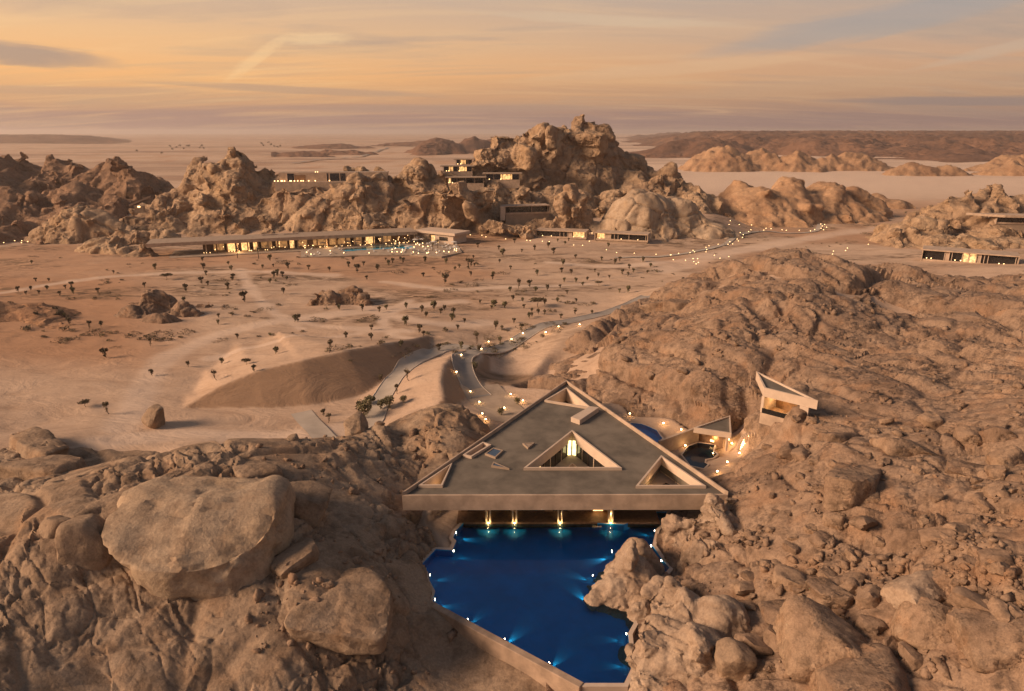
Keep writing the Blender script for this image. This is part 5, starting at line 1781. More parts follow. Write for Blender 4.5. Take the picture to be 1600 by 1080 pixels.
# ------------------------------------------------------------------ roads
def ribbon(name, label, rows, width, mat, z=1.0, lift=0.12, kerb=None):
    q = path_px(rows, z)
    for _ in range(2):
        q2 = q.copy(); q2[1:-1] = (q[:-2] + 2 * q[1:-1] + q[2:]) / 4; q = q2
    d = np.gradient(q, axis=0); d /= np.linalg.norm(d, axis=1, keepdims=True)
    nrm = np.stack([-d[:, 1], d[:, 0]], -1)
    offs = np.array([-.5, -.25, 0, .25, .5]) * width
    pts_ = (q[:, None, :] + nrm[:, None, :] * offs[None, :, None]).reshape(-1, 2)
    zz = ground_z(pts_[:, 0], pts_[:, 1])[0].reshape(-1, 5)
    zz = np.maximum(zz, zz.mean(1, keepdims=True) - .05) + lift
    o = mesh_obj(name, np.column_stack([pts_, zz.ravel()]), grid_faces(len(q), 5)[:, ::-1], mat, smooth=True)
    tag(o, label, None, None, 'structure')
    if kerb:
        for s in (0, 4):
            e = np.column_stack([pts_.reshape(-1, 5, 2)[:, s], zz[:, s]])
            sg = 1 if s else -1
            a = e + np.column_stack([nrm * .18 * sg, np.zeros(len(e))])
            ring_ = np.stack([e - [0, 0, .3], e + [0, 0, .1], a + [0, 0, .1], a - [0, 0, .3]], 1).reshape(-1, 3)
            k = mesh_obj('road_kerb', ring_, grid_faces(len(e), 4), M['kerb'])
            tag(k, label + ', pale kerb', None, None, 'structure')
    return q


ribbon('road', 'grey curving road from the forecourt up past the hollow', [(752, 618), (732, 600), (723, 583), (724, 566), (738, 552), (765, 540), (805, 527), (850, 516), (905, 506), (960, 495), (1010, 482)], 5.0, M['road'], 1.0, .14, True)
ribbon('track_road', 'pale gravel road sweeping down beside the sand bank', [(560, 690), (575, 668), (590, 640), (612, 607), (640, 580), (672, 558), (705, 547), (745, 546)], 4.6, M['road_pale'], .5, .12, True)
ribbon('track_road', 'short straight pale ramp at the foot of the left rock', [(470, 640), (490, 665), (512, 692)], 4.6, M['road_pale'], .3, .14)
ribbon('forecourt', 'brown gravel forecourt left of the triangular roof', [(748, 606), (770, 628), (800, 660)], 10.0, M['paving'], .6, .06)
ribbon('road', 'distant pale lane lined with lights winding up the wadi', [(960, 404), (1030, 402), (1085, 394), (1130, 382), (1152, 370), (1190, 362), (1235, 364), (1275, 360), (1285, 345), (1310, 337), (1345, 333), (1376, 322)], 3.2, M['road_pale'], 2, .3)
ribbon('far_road', 'dark raised road crossing the far pale plain', [(455, 257), (520, 251), (560, 246), (585, 240), (606, 232)], 9.0, M['road'], 0, 2.0)
# ------------------------------------------------------------------ big individual boulders
def boulder(label, px, py, z, size, seed, sub=4, mat='boulder', planes=6, soft=14, tilt=0.12, relief=0.5, group=None, lean=None, sink=0.25):
    rng = np.random.default_rng(seed)
    v, f = polyrock(rng, sub, planes, soft)
    if lean is not None:      # one broad worn face turned the given way
        n = np.array(lean[:3], float); n /= np.linalg.norm(n)
        d = v @ n
        over = d - lean[3]
        v = v - np.outer(np.where(over > 0, over * .92, 0), n)
    v = (v * size) @ rot_matrix(rng, tilt).T if lean is None else v * np.array(size)
    X, Y, _ = at_z(px, py, z)
    c = np.array([X, Y, z])
    w = v + c
    n = vnormals(v, f)
    k = relief
    s_ = max(size) / 9.0
    d = fbm(w, 5 * s_, 3, seed) * .35 * s_
    vv, e = facet(w + np.stack([perlin(w, 4 * s_, seed + 1), perlin(w, 4 * s_, seed + 2), perlin(w, 4 * s_, seed + 3)], -1) * s_, 4.5 * s_, seed + 4, .8)
    d = d + (vv * .55 - .3 * np.exp(-e * 18)) * s_ * k
    vv, e = facet(w, 1.5 * s_, seed + 5, 1.0)
    m = sstep(0, .3, fbm(w, 5 * s_, 2, seed + 6))
    d = d + (vv * .3 - .18 * np.exp(-e * 10)) * s_ * k * m
    d = d - .22 * s_ * sstep(.28, .5, perlin(w, .7 * s_, seed + 7)) * sstep(.05, .3, perlin(w, 5 * s_, seed + 8))
    d = d + fbm(w, 1.2 * s_, 3, seed + 9) * .06 * s_
    o = mesh_obj('boulder', v + n * d[:, None], f, M[mat], smooth=True, sharp=34)
    o.location = c
    return tag(o, label, 'boulder', group)


boulder('giant flat-topped pale boulder on the left rock mass, largest of all', 312, 858, 8.8, (11.6, 9.6, 7.4), 3, 5, 'rock_tan', 6, 8, .1, 1.0, None, (0.10, -0.55, 0.83, .66))
boulder('tall curved pitted boulder leaning left of the giant flat-topped one', 146, 866, 10.4, (2.6, 3.6, 5.0), 12, 4, 'rock_dark', 6, 10, .2, .7)
boulder('squat upright boulder furthest left on the left rock mass', 90, 838, 11.2, (2.3, 2.4, 3.0), 15, 4, 'rock_dark', 6, 14)
boulder('rounded grey-brown boulder above right of the giant one', 468, 785, 9.6, (4.4, 3.4, 2.6), 17, 4, 'rock_dark', 6, 12)
boulder('long smooth slab low on the rock slope right of the giant boulder', 540, 945, 4.9, (6.6, 6.4, 3.0), 22, 5, 'rock_dark', 5, 12, .1, .5, None, (0.3, -0.45, 0.84, .6))
boulder('wedge of rock under the right end of the giant boulder', 468, 880, 7.4, (3.0, 3.4, 2.2), 29, 4, 'rock_dark')
boulder('flat slab behind the giant boulder on the back of the rock mass', 395, 735, 11.2, (5.2, 3.0, 1.4), 31, 4, 'rock_dark')
boulder('long low smooth whaleback at the left edge behind the rock mass', 60, 735, 5.0, (10.5, 4.6, 2.6), 35, 5, 'rock_dark', 5, 10, .05, .4)
boulder('second smooth whaleback further back at the left edge', 60, 702, 4.2, (9.5, 4.0, 2.2), 36, 5, 'rock_dark', 5, 10, .05, .4)
boulder('lone dark rounded boulder standing on the sand left of the sand bank', 240, 655, 2.2, (2.6, 2.3, 2.7), 41, 4, 'rock_dark', 6, 14)
boulder('small dark boulder perched on the rock crest beside the pale ramp', 458, 688, 9.6, (1.3, 1.1, .9), 43, 3, 'rock_dark')
boulder('dark broad boulder on the crest left of the building corner', 556, 664, 5.6, (4.2, 2.6, 1.8), 44, 4, 'rock_dark')
boulder('split orange block at the left shoulder of the large domed hill', 1020, 490, 6.6, (6.0, 4.0, 4.0), 47, 4, 'boulder', 5, 18)
boulder('square block beside the split orange one on the hill shoulder', 1062, 490, 8.2, (4.4, 4.0, 4.2), 48, 4, 'boulder', 5, 18)
boulder('pale smooth rock carrying the viewing shelter', 1222, 655, 9.2, (5.0, 3.2, 3.6), 50, 4, 'rock_pale', 6, 10)
boulder('rounded boulder right of the short lit steps below the shelter', 1312, 690, 13.6, (3.6, 2.4, 2.2), 52, 4, 'boulder')
boulder('long angular dark-shadowed block right of the shelter rock', 1412, 705, 14.8, (4.6, 2.6, 2.3), 53, 4, 'boulder', 5, 22)
boulder('upright tilted block near the upper right of the rubble slope', 1512, 685, 16.4, (2.0, 1.6, 1.8), 54, 4, 'boulder', 5, 20)
boulder('rounded boulder at the right edge level with the tilted block', 1562, 682, 17.6, (2.6, 1.8, 1.6), 55, 4, 'boulder')
boulder('low flat slab on the upper part of the rubble slope', 1530, 745, 16.0, (4.4, 2.4, 1.2), 56, 4, 'boulder', 5, 18)
boulder('angular block at the right edge under the flat slab', 1572, 722, 17.6, (3.0, 2.0, 1.9), 57, 4, 'boulder', 5, 20)
boulder('broad pale block jutting from the slope above the faceted pool rock', 1330, 770, 12.6, (5.2, 3.6, 3.2), 58, 4, 'boulder', 5, 18)
boulder('pale tilted slab in the middle of the rubble slope', 1440, 921, 12.4, (3.8, 2.6, 2.0), 59, 4, 'rock_pale', 5, 18)
boulder('big squared boulder at the lower right with a flat pale top', 1292, 1000, 8.2, (4.8, 3.8, 3.0), 60, 4, 'boulder', 5, 22)
boulder('huge rounded boulder cut by the bottom edge of the picture', 1345, 1068, 7.6, (5.6, 4.4, 3.0), 61, 4, 'boulder', 6, 14)
boulder('flat oval boulder between the rubble and the squared one', 1293, 930, 8.6, (2.6, 1.8, 1.1), 62, 4, 'boulder')
boulder('large weathered boulder near the lower right corner', 1466, 995, 10.6, (3.9, 3.2, 2.6), 63, 4, 'boulder', 5, 18)
boulder('long boulder at the right edge near the bottom', 1562, 1000, 13.4, (3.8, 2.8, 2.0), 64, 4, 'boulder', 5, 16)
boulder('upright rounded boulder beside the steep split pool rock', 1142, 1030, 4.4, (2.3, 2.0, 2.8), 65, 4, 'rock_dark', 6, 12)
boulder('tilted slab at the foot of the rubble left of the squared boulder', 1222, 968, 6.2, (2.6, 2.0, 1.5), 66, 4, 'boulder', 5, 20)

# ------------------------------------------------------------------ loose boulders on the rubble slope, then the uncountable small rubble
protos = []
for i in range(10):
    rng = np.random.default_rng(700 + i)
    v, f = polyrock(rng, 3, 6, 22)
    v = v * [rng.uniform(.9, 1.3), rng.uniform(.75, 1.0), rng.uniform(.55, .85)]
    n = vnormals(v, f)
    vv, e = facet(v, .7, 900 + i, 1.0)
    v = v + n * (fbm(v, .8, 3, 800 + i) * .10 + vv * .10 - .06 * np.exp(-e * 10))[:, None]
    o = mesh_obj('loose_boulder', v, f, M['boulder'], smooth=True, sharp=34)
    protos.append(o)
rb = random.Random(77)
zones = [('loose brown boulder among the rubble at the lower right', 'boulders of the lower right rubble', 1130, 1590, 850, 1075, 90, (.5, 2.4)),
         ('loose tan boulder on the slope below the viewing shelter', 'boulders on the middle right slope', 1180, 1590, 680, 850, 65, (.45, 2.0)),
         ('weathered boulder lying on the flank of the large domed hill', 'boulders on the large domed hill', 940, 1590, 470, 660, 30, (.5, 1.5)),
         ('small loose boulder on the broken left rock mass above the pool', 'boulders on the left rock mass', 420, 660, 680, 1000, 26, (.35, 1.1))]
used_first = set()
sheet_cache = {}
from mathutils.bvhtree import BVHTree


def bvh_of(o):
    me = o.data
    co = np.empty(len(me.vertices) * 3, F32); me.vertices.foreach_get('co', co)
    return BVHTree.FromPolygons(co.reshape(-1, 3).tolist(), [p.vertices[:] for p in me.polygons])


BV = [bvh_of(right), bvh_of(left)]


def drop(X, Y):
    best = gz(X, Y)
    for b in BV:
        h = b.ray_cast(Vector((X, Y, 90)), Vector((0, 0, -1)))
        if h[0] is not None:
            best = max(best, h[0].z)
    return best


for lab, grp, x0, x1, y0, y1, cnt_, (s0, s1) in zones:
    for _ in range(cnt_):
        px, py = rb.uniform(x0, x1), rb.uniform(y0, y1)
        X, Y, z = hit(px, py, 6)
        if inside(offset_poly(ROOF, 3), np.array([X]), np.array([Y]))[0] or inside(offset_poly(POOL, 2), np.array([X]), np.array([Y]))[0]:
            continue
        if macro([X], [Y])[1][0] < .55:
            continue
        s = s0 * (s1 / s0) ** (rb.random() ** 2.0)
        i = rb.randrange(10)
        src = protos[i]
        loc = (X, Y, drop(X, Y) + s * .18)
        if i not in used_first:
            used_first.add(i); r = src
        else:
            r = src.copy(); COL.objects.link(r)
        r.location = loc
        r.rotation_euler = (rb.uniform(-.4, .4), rb.uniform(-.4, .4), rb.uniform(0, 6.28))
        r.scale = (s, s * rb.uniform(.8, 1.2), s * rb.uniform(.75, 1.1))
        tag(r, lab, 'boulder', grp)
for i, o in enumerate(protos):
    if i not in used_first:
        bpy.data.objects.remove(o)

rng = np.random.default_rng(5)
d1_, f1_ = ICO[2]
bm = bmesh.new(); bmesh.ops.create_icosphere(bm, subdivisions=1, radius=1.0)
d1_ = np.array([x.co[:] for x in bm.verts]); f1_ = np.array([[y.index for y in x.verts] for x in bm.faces]); bm.free()
shapes = []
for i in range(14):
    n = rng.normal(size=(6, 3)); n /= np.linalg.norm(n, axis=1, keepdims=True)
    c = np.maximum(d1_ @ n.T / rng.uniform(.55, .95, 6), 0.5)
    shapes.append(d1_ / c.max(1)[:, None] * [1.2, .9, .75])
pp = np.column_stack([rng.uniform(960, 1640, 3000), rng.uniform(480, 1085, 3000)])
pp = np.vstack([pp, np.column_stack([rng.uniform(380, 900, 1200), rng.uniform(670, 1085, 1200)]), np.column_stack([rng.uniform(1150, 1600, 1000), rng.uniform(820, 1085, 1000)])])
hp = np.array(hits(pp, 6.0))
mz, mr = macro(hp[:, 0], hp[:, 1])
clump = fbm(P3(hp[:, 0], hp[:, 1]), 9, 3, 333)
ok = (mr > .5) & (clump > .10) & ~inside(offset_poly(ROOF, 1), hp[:, 0], hp[:, 1]) & ~inside(offset_poly(POOL, 1), hp[:, 0], hp[:, 1])
V, Fq, cnt2 = [], [], 0
for X, Y, _z in hp[ok]:
    z = drop(X, Y)
    s = .10 * 5.5 ** (rng.uniform() ** 2.2) * (1 + .004 * Y)
    v = (shapes[rng.integers(14)] * s) @ rot_matrix(rng, .5).T + (X, Y, z + s * .2)
    V.append(v); Fq.append(f1_ + cnt2); cnt2 += len(v)
rub = mesh_obj('rubble', np.vstack(V), np.vstack(Fq), M['rock'])
tag(rub, 'scattered small broken stones over the rock slopes', None, None, 'stuff')

# ------------------------------------------------------------------ trees and shrubs
M['leaf'] = plain('olive_leaves', (0.15, 0.125, 0.065), 0.7, 0.35, 1.2, 0, 0, .2)
M['leaf_dark'] = plain('dark_dry_leaves', (0.135, 0.10, 0.06), 0.75, 0.35, 1.2, 0, 0, .2)
M['bark'] = plain('grey_brown_bark', (0.12, 0.08, 0.055), 0.9, 0.2, 4.0)


def leaf_cloud(rng, clumps, per, size, spread):
    V, Fl = [], []
    for c, r in clumps:
        for _ in range(per):
            d = rng.normal(size=3); d /= np.linalg.norm(d)
            p = np.array(c) + d * r * rng.uniform(.25, 1.0) ** .5 * np.array(spread)
            a = rng.normal(size=3); a /= np.linalg.norm(a)
            b = np.cross(a, rng.normal(size=3)); b /= np.linalg.norm(b)
            s = size * rng.uniform(.6, 1.4)
            k = len(V)
            V += [p - a * s, p + b * s * .55, p + a * s, p - b * s * .55]
            Fl.append((k, k + 1, k + 2, k + 3))
    return V, Fl


def tree_proto(seed, h, cr, kind, leaf, dense):
    rng = np.random.default_rng(seed)
    t = empty('desert_tree', (0, 0, -50))
    mb = MB()
    tips = []
    p = np.array([0, 0, -.25]); th = h * (.34 if kind != 'flat' else .5)
    q = np.array([rng.normal() * .1 * h, rng.normal() * .1 * h, th])
    mid_ = (p + q) / 2 + np.array([rng.normal() * .04 * h, rng.normal() * .04 * h, 0])
    mb.tube(p, mid_, .035 * h, .028 * h, 6); mb.tube(mid_, q, .028 * h, .022 * h, 6)
    n = 5 if kind != 'flat' else 7
    for i in range(n):
        a = i * 6.283 / n + rng.uniform(-.4, .4)
        up = rng.uniform(.55, 1.0) if kind == 'round' else (rng.uniform(.8, 1.2) if kind == 'tall' else rng.uniform(.35, .5))
        e = q + np.array([math.cos(a) * cr * rng.uniform(.45, .8), math.sin(a) * cr * rng.uniform(.45, .8), (h - th) * up * .8])
        mb.tube(q, e, .016 * h, .006 * h, 5)
        tips.append((e, cr * rng.uniform(.30, .52)))
        if rng.uniform() < .6:
            e2 = (q + e) / 2 + np.array([rng.normal() * cr * .3, rng.normal() * cr * .3, (h - th) * .3])
            mb.tube((q + e) / 2, e2, .008 * h, .004 * h, 4); tips.append((e2, cr * rng.uniform(.25, .4)))
    tips.append((q + np.array([0, 0, (h - th) * (.75 if kind != 'flat' else .35)]), cr * .45))
    if kind != 'flat':
        tips.append((q + np.array([0, 0, .06 * h]), cr * .5))
    mb.build('trunk', M['bark'], t)
    sp_ = {'round': (1, 1, 1.4), 'tall': (.85, .85, 1.6), 'flat': (1.25, 1.25, .35)}[kind]
    V, Fl = leaf_cloud(rng, tips, dense, .09 * h if h < 5 else .35, sp_)
    mesh_obj('crown', V, Fl, M[leaf], t)
    return t


def shrub_proto(seed, w, h, leaf, n):
    rng = np.random.default_rng(seed)
    cl = [((rng.normal() * w * .3, rng.normal() * w * .3, h * rng.uniform(.3, .7)), w * rng.uniform(.2, .4)) for _ in range(6)]
    V, Fl = leaf_cloud(rng, cl, n, .16, (1, 1, h / w * 1.1))
    o = mesh_obj('desert_shrub', V, Fl, M[leaf])
    o.location = (0, 0, -50)
    return o


TREES = {'round': [tree_proto(301, 4.4, 1.5, 'round', 'leaf_dark', 30), tree_proto(302, 4.0, 1.35, 'round', 'leaf', 30), tree_proto(303, 4.6, 1.4, 'round', 'leaf_dark', 22)],
         'tall': [tree_proto(304, 5.4, 1.4, 'tall', 'leaf_dark', 22), tree_proto(305, 5.8, 1.5, 'tall', 'leaf_dark', 16)],
         'flat': [tree_proto(306, 4.6, 3.2, 'flat', 'leaf_dark', 34)],
         'big': [tree_proto(307, 6.2, 2.9, 'round', 'leaf', 90), tree_proto(308, 5.2, 2.4, 'round', 'leaf', 70)]}
SHRUBS = [shrub_proto(320 + i, w, h, l, n) for i, (w, h, l, n) in enumerate(((1.6, 1.0, 'leaf_dark', 18), (2.2, .9, 'leaf_dark', 24), (1.3, 1.1, 'leaf', 16), (3.4, .8, 'leaf_dark', 34)))]
H0 = {id(t): h for k, hs in (('round', (4.4, 4.0, 4.6)), ('tall', (5.4, 5.8)), ('flat', (4.2,)), ('big', (6.2, 5.2))) for t, h in zip(TREES[k], hs)}
placed = set()


def zone_of(px, py):
    if py < 425:
        if px < 300: return 'on the sand left of the lodge'
        if px < 725: return 'in front of the lit lodge'
        if px < 1020: return 'below the two framed villas'
        return 'along the far lights of the wadi'
    if py > 530:
        if px < 420: return 'on the open sand left of the sand bank'
        if px < 640: return 'beside the pale gravel road'
        return 'beside the grey curving road'
    if px < 420: return 'on the left side of the wadi'
    if px < 700: return 'in the middle of the wadi'
    return 'on the wadi floor towards the domed hill'


KIND = {'round': 'small round-crowned tree', 'tall': 'slender upright tree', 'flat': 'wide flat-topped acacia', 'big': 'leafy green tree'}
rt = random.Random(3)
Z = lambda x0, y0, s, rows: [(x0 + r[0] * s, y0 + r[1] * s, r[2] * s, r[3] if len(r) > 3 else None) for r in rows]
spots = Z(450, 400, .375, [(255, 50, 30), (285, 70, 40), (370, 65, 35), (175, 65, 25), (330, 100, 22), (657, 35, 28), (760, 55, 50), (570, 28, 20), (650, 115, 45), (565, 88, 22), (880, 30, 20), (930, 58, 20), (960, 135, 45),
    (1010, 130, 35), (925, 150, 25), (940, 188, 30), (1040, 82, 28), (1150, 110, 22), (1245, 105, 22), (1135, 135, 18), (1415, 85, 22), (1415, 155, 35), (1495, 75, 18), (1340, 95, 18), (1228, 125, 18), (1295, 125, 25, 'flat'), (1040, 215, 50, 'flat'), (1125, 195, 25),
    (985, 220, 20), (1200, 195, 15), (1165, 160, 20), (612, 215, 25), (650, 230, 30), (735, 280, 20), (850, 225, 22), (800, 200, 18), (890, 310, 22), (1018, 255, 25), (1135, 262, 22), (1195, 245, 20), (1265, 245, 20), (495, 220, 30), (380, 235, 30), (310, 230, 35), (215, 225, 25),
    (410, 225, 25), (490, 290, 45), (345, 310, 25), (240, 345, 35), (350, 355, 38), (175, 440, 62), (470, 380, 35), (565, 335, 25), (720, 390, 40), (632, 395, 38), (785, 365, 62), (885, 360, 28), (970, 320, 45), (795, 400, 38), (775, 480, 42, 'big'), (505, 520, 55), (455, 575, 50),
    (385, 525, 40), (425, 635, 62, 'big'), (320, 682, 92, 'big'), (345, 628, 55, 'big'), (390, 642, 52), (165, 695, 52), (150, 665, 30), (955, 622, 32, 'big'), (890, 664, 36, 'big'), (485, 612, 36, 'big'), (1145, 40, 25), (1360, 35, 20), (1480, 25, 18), (1380, 155, 22), (30, 275, 35)])
spots += Z(0, 400, .3125, [(330, 165, 18), (568, 90, 20), (775, 70, 35), (833, 120, 40, 'flat'), (935, 180, 45), (1017, 70, 40), (1033, 100, 30), (1158, 75, 30), (1163, 120, 35), (1138, 170, 45), (1228, 230, 62), (1312, 65, 25), (1370, 110, 40), (1485, 330, 45), (1095, 310, 25),
    (1090, 345, 30), (535, 510, 60), (750, 450, 50), (760, 600, 42), (1085, 620, 60), (1230, 545, 35, 'flat'), (1110, 540, 35), (1380, 490, 45), (1268, 580, 25), (945, 555, 25), (545, 790, 78), (430, 755, 28, 'flat'), (1187, 415, 30), (1350, 25, 35), (1445, 65, 35), (248, 130, 22)])
spots += Z(720, 300, .2125, [(400, 378, 40), (540, 430, 45), (640, 412, 50), (685, 458, 55), (310, 472, 60), (280, 430, 40), (445, 446, 30), (710, 370, 30), (795, 365, 30), (765, 388, 30), (845, 492, 40), (745, 534, 45), (1130, 528, 45), (1165, 512, 40), (1335, 512, 40), (70, 548, 60), (1085, 405, 35), (130, 412, 45)])
rx = random.Random(21)
clp = np.array([[rx.uniform(20, 1120), rx.uniform(402, 520)] for _ in range(400)])
chh = np.array(hits(clp))
cln = fbm(P3(chh[:, 0], chh[:, 1]), 40, 2, 411)
cok = (cln > .02) & (macro(chh[:, 0], chh[:, 1])[1] < .2)
for rws, w in TRACKS:
    cok &= dist_path(chh[:, 0], chh[:, 1], path_px(rws)) > w + 1
for (px, py), k in zip(clp, cok):
    if k and len(spots) < 215 and not (470 < px < 600 and 430 < py < 485):
        spots.append((px, py, rx.uniform(5, 10) * (1 + (py - 400) / 160), None))
shr = Z(1040, 290, .2375, [(325, 245, 12), (378, 268, 18), (460, 252, 14), (515, 240, 12), (530, 280, 10), (613, 273, 10), (660, 268, 9), (615, 303, 10), (560, 305, 10), (397, 305, 10), (420, 315, 12), (540, 345, 16), (450, 350, 12), (655, 343, 12), (690, 320, 10), (655, 360, 8), (603, 365, 10), (540, 385, 14),
    (390, 390, 10), (800, 338, 8), (822, 343, 10), (925, 408, 16), (967, 385, 10), (1023, 382, 18), (1072, 402, 22), (1125, 378, 10), (1147, 390, 12), (978, 442, 18), (1075, 238, 18), (1098, 283, 22), (1065, 208, 14), (1405, 225, 40), (1335, 265, 36), (1325, 320, 38), (1430, 122, 16),
    (1435, 145, 12), (1470, 110, 8), (1575, 182, 30), (1500, 300, 30), (1465, 295, 16), (290, 510, 22), (320, 540, 28), (330, 450, 14), (1240, 372, 14), (1190, 362, 14), (1260, 150, 26), (1290, 140, 22)])
locs = hits([(a, b) for a, b, c, k in spots])
for (px, py, hp_, kd), (X, Y, z) in zip(spots, locs):
    h = min(7.5, max(1.7, hp_ / FPX * Y * .92))
    if kd is None:
        kd = 'tall' if hp_ > 15.5 and rt.random() < .6 else 'round'
    pr = rt.choice(TREES[kd])
    s = h / H0[id(pr)]
    lab = KIND[kd] + ' ' + zone_of(px, py)
    grp = 'trees ' + zone_of(px, py)
    rz = rt.uniform(0, 6.28)
    if id(pr) not in placed:
        placed.add(id(pr)); r = pr
        r.location, r.rotation_euler, r.scale = (X, Y, z - .05), (0, 0, rz), (s, s, s)
        tag(r, lab, None, grp)
    else:
        r = instance(pr, (X, Y, z - .05), rz, s, lab, grp)
    r['category'] = 'tree'
locs = hits([(a, b) for a, b, c, k in shr])


def put_shrub(X, Y, z, s, lab, grp):
    pr = rt.choice(SHRUBS)
    if id(pr) not in placed:
        placed.add(id(pr)); r = pr
    else:
        r = pr.copy(); COL.objects.link(r)
    r.location, r.rotation_euler, r.scale = (X, Y, z), (0, 0, rt.uniform(0, 6.28)), (s, s, s * rt.uniform(.7, 1.1))
    tag(r, lab, 'shrub', grp)


for (px, py, w, kd), (X, Y, z) in zip(shr, locs):
    put_shrub(X, Y, z, max(.6, w / FPX * Y / 2.0 * .8), 'dark desert shrub ' + zone_of(px, py), 'shrubs ' + zone_of(px, py))
rs = np.random.default_rng(8)
cand = np.column_stack([rs.uniform(0, 1100, 1500), rs.uniform(395, 560, 1500)])
hc = np.array(hits(cand))
cl = fbm(P3(hc[:, 0], hc[:, 1]) * [.6, 1, 1], 26, 3, 211)
free = (cl > .12) & (macro(hc[:, 0], hc[:, 1])[1] < .2)
for rws, w in TRACKS:
    free &= dist_path(hc[:, 0], hc[:, 1], path_px(rws)) > w + 1
num = 0
for (px, py), (X, Y, z), g_ in zip(cand, hc, free):
    if g_ and num < 190:
        put_shrub(X, Y, z - .1, rs.uniform(.45, 1.25), 'low dark scrub clump ' + zone_of(px, py), 'scrub clumps ' + zone_of(px, py)); num += 1
for pr in [t for k in TREES.values() for t in k]:
    if id(pr) not in placed:
        for c in list(pr.children): bpy.data.objects.remove(c)
        bpy.data.objects.remove(pr)
for pr in SHRUBS:
    if id(pr) not in placed:
        bpy.data.objects.remove(pr)

# date palms round the swimming pool
def palm_proto(seed, h):
    rng = np.random.default_rng(seed)
    t = empty('palm_tree', (0, 0, -50))
    MB().tube((0, 0, -.2), (.1, 0, h), .22, .16, 7).build('trunk', M['bark'], t)
    V, Fl = [], []
    for i in range(22):
        a = i * 2.4; el = rng.uniform(-.5, 1.1)
        L_ = rng.uniform(1.8, 2.5)
        prev = None
        for k in range(5):
            s = k / 4
            r = L_ * s * math.cos(el * (1 - s * .5)); z = h + L_ * s * math.sin(el) - 1.1 * s * s
            w = .28 * (1 - s * .8)
            c = np.array([.1 + math.cos(a) * r, math.sin(a) * r, z]); sd = np.array([-math.sin(a), math.cos(a), 0]) * w
            V += [c - sd, c + sd]
            if k: Fl.append((len(V) - 4, len(V) - 3, len(V) - 1, len(V) - 2))
    mesh_obj('crown', V, Fl, M['leaf_dark'], t)
    return t


pal = palm_proto(5, 4.6)
for i, (px, py) in enumerate(((371, 402), (404, 403), (520, 382), (528, 384), (588, 380), (596, 381), (628, 376), (641, 378), (650, 380), (664, 384), (672, 380), (676, 392), (684, 388), (562, 374), (574, 374))):
    X, Y, _ = at_z(px, py, 2.5)
    lab = 'date palm before the glowing lodge front' if px < 420 else 'date palm among the loungers by the turquoise pool'
    grp = 'palms at the lodge' if px < 420 else 'palms by the turquoise pool'
    if i == 0:
        pal.location = (X, Y, 2.3); tag(pal, lab, 'palm tree', grp)
    else:
        instance(pal, (X, Y, 2.3), i * 1.7, rt.uniform(.8, 1.1), lab, grp)

# ------------------------------------------------------------------ path lights
def light_proto(h, r, mat):
    t = empty('path_light', (0, 0, -50))
    MB().tube((0, 0, -.3), (0, 0, h), .05, .05, 6).build('post', M['metal'], t)
    MB().tube((0, 0, h), (0, 0, h + r), r, r * .9, 8).build('lamp_head', M[mat], t)
    return t


LN, LF = light_proto(.45, .15, 'lamp'), light_proto(.7, .24, 'lamp_far')
ZZ = lambda x0, y0, s, rows: [(x0 + a * s, y0 + b * s) for a, b in rows]
road_l = ZZ(540, 520, .2, [(905, 186), (955, 252), (867, 320), (983, 388), (975, 474), (1062, 138), (1118, 82), (1296, 62), (1385, 16), (1565, 8)]) + ZZ(450, 400, .375, [(1390, 247), (1215, 292), (1127, 300), (1073, 325)])
court_l = ZZ(540, 520, .2, [(1045, 556), (1068, 648), (1095, 693), (1290, 494), (1385, 545), (1240, 602)])
terr_l = ZZ(960, 560, .2125, [(112, 422), (245, 450), (360, 492), (490, 540), (430, 662), (520, 658), (690, 618), (780, 642), (822, 664), (838, 614), (862, 642), (918, 714), (828, 783), (755, 850)])
nl = 0
for rows, lab, grp, pw in ((road_l, 'low path light at the edge of the grey curving road', 'lights along the grey curving road', 18), (court_l, 'low garden light on the brown forecourt left of the roof', 'lights on the forecourt', 30),
                           (terr_l, 'low warm light on the terrace of the small pools', 'lights on the small pools terrace', 34)):
    for (px, py), (X, Y, z) in zip(rows, hits(rows, 1.0)):
        if nl == 0:
            r = LN; r.location = (X, Y, z); tag(r, lab, 'path light', grp)
        else:
            r = instance(LN, (X, Y, z), 0, 1.0, lab, grp)
            r['category'] = 'path light'
        nl += 1
        d = bpy.data.lights.new('path_lamp', 'POINT'); d.energy = pw; d.color = (1.0, .62, .28); d.shadow_soft_size = .15
        o = bpy.data.objects.new('path_lamp', d); COL.objects.link(o); o.location = (0, -.25, .85); o.parent = r
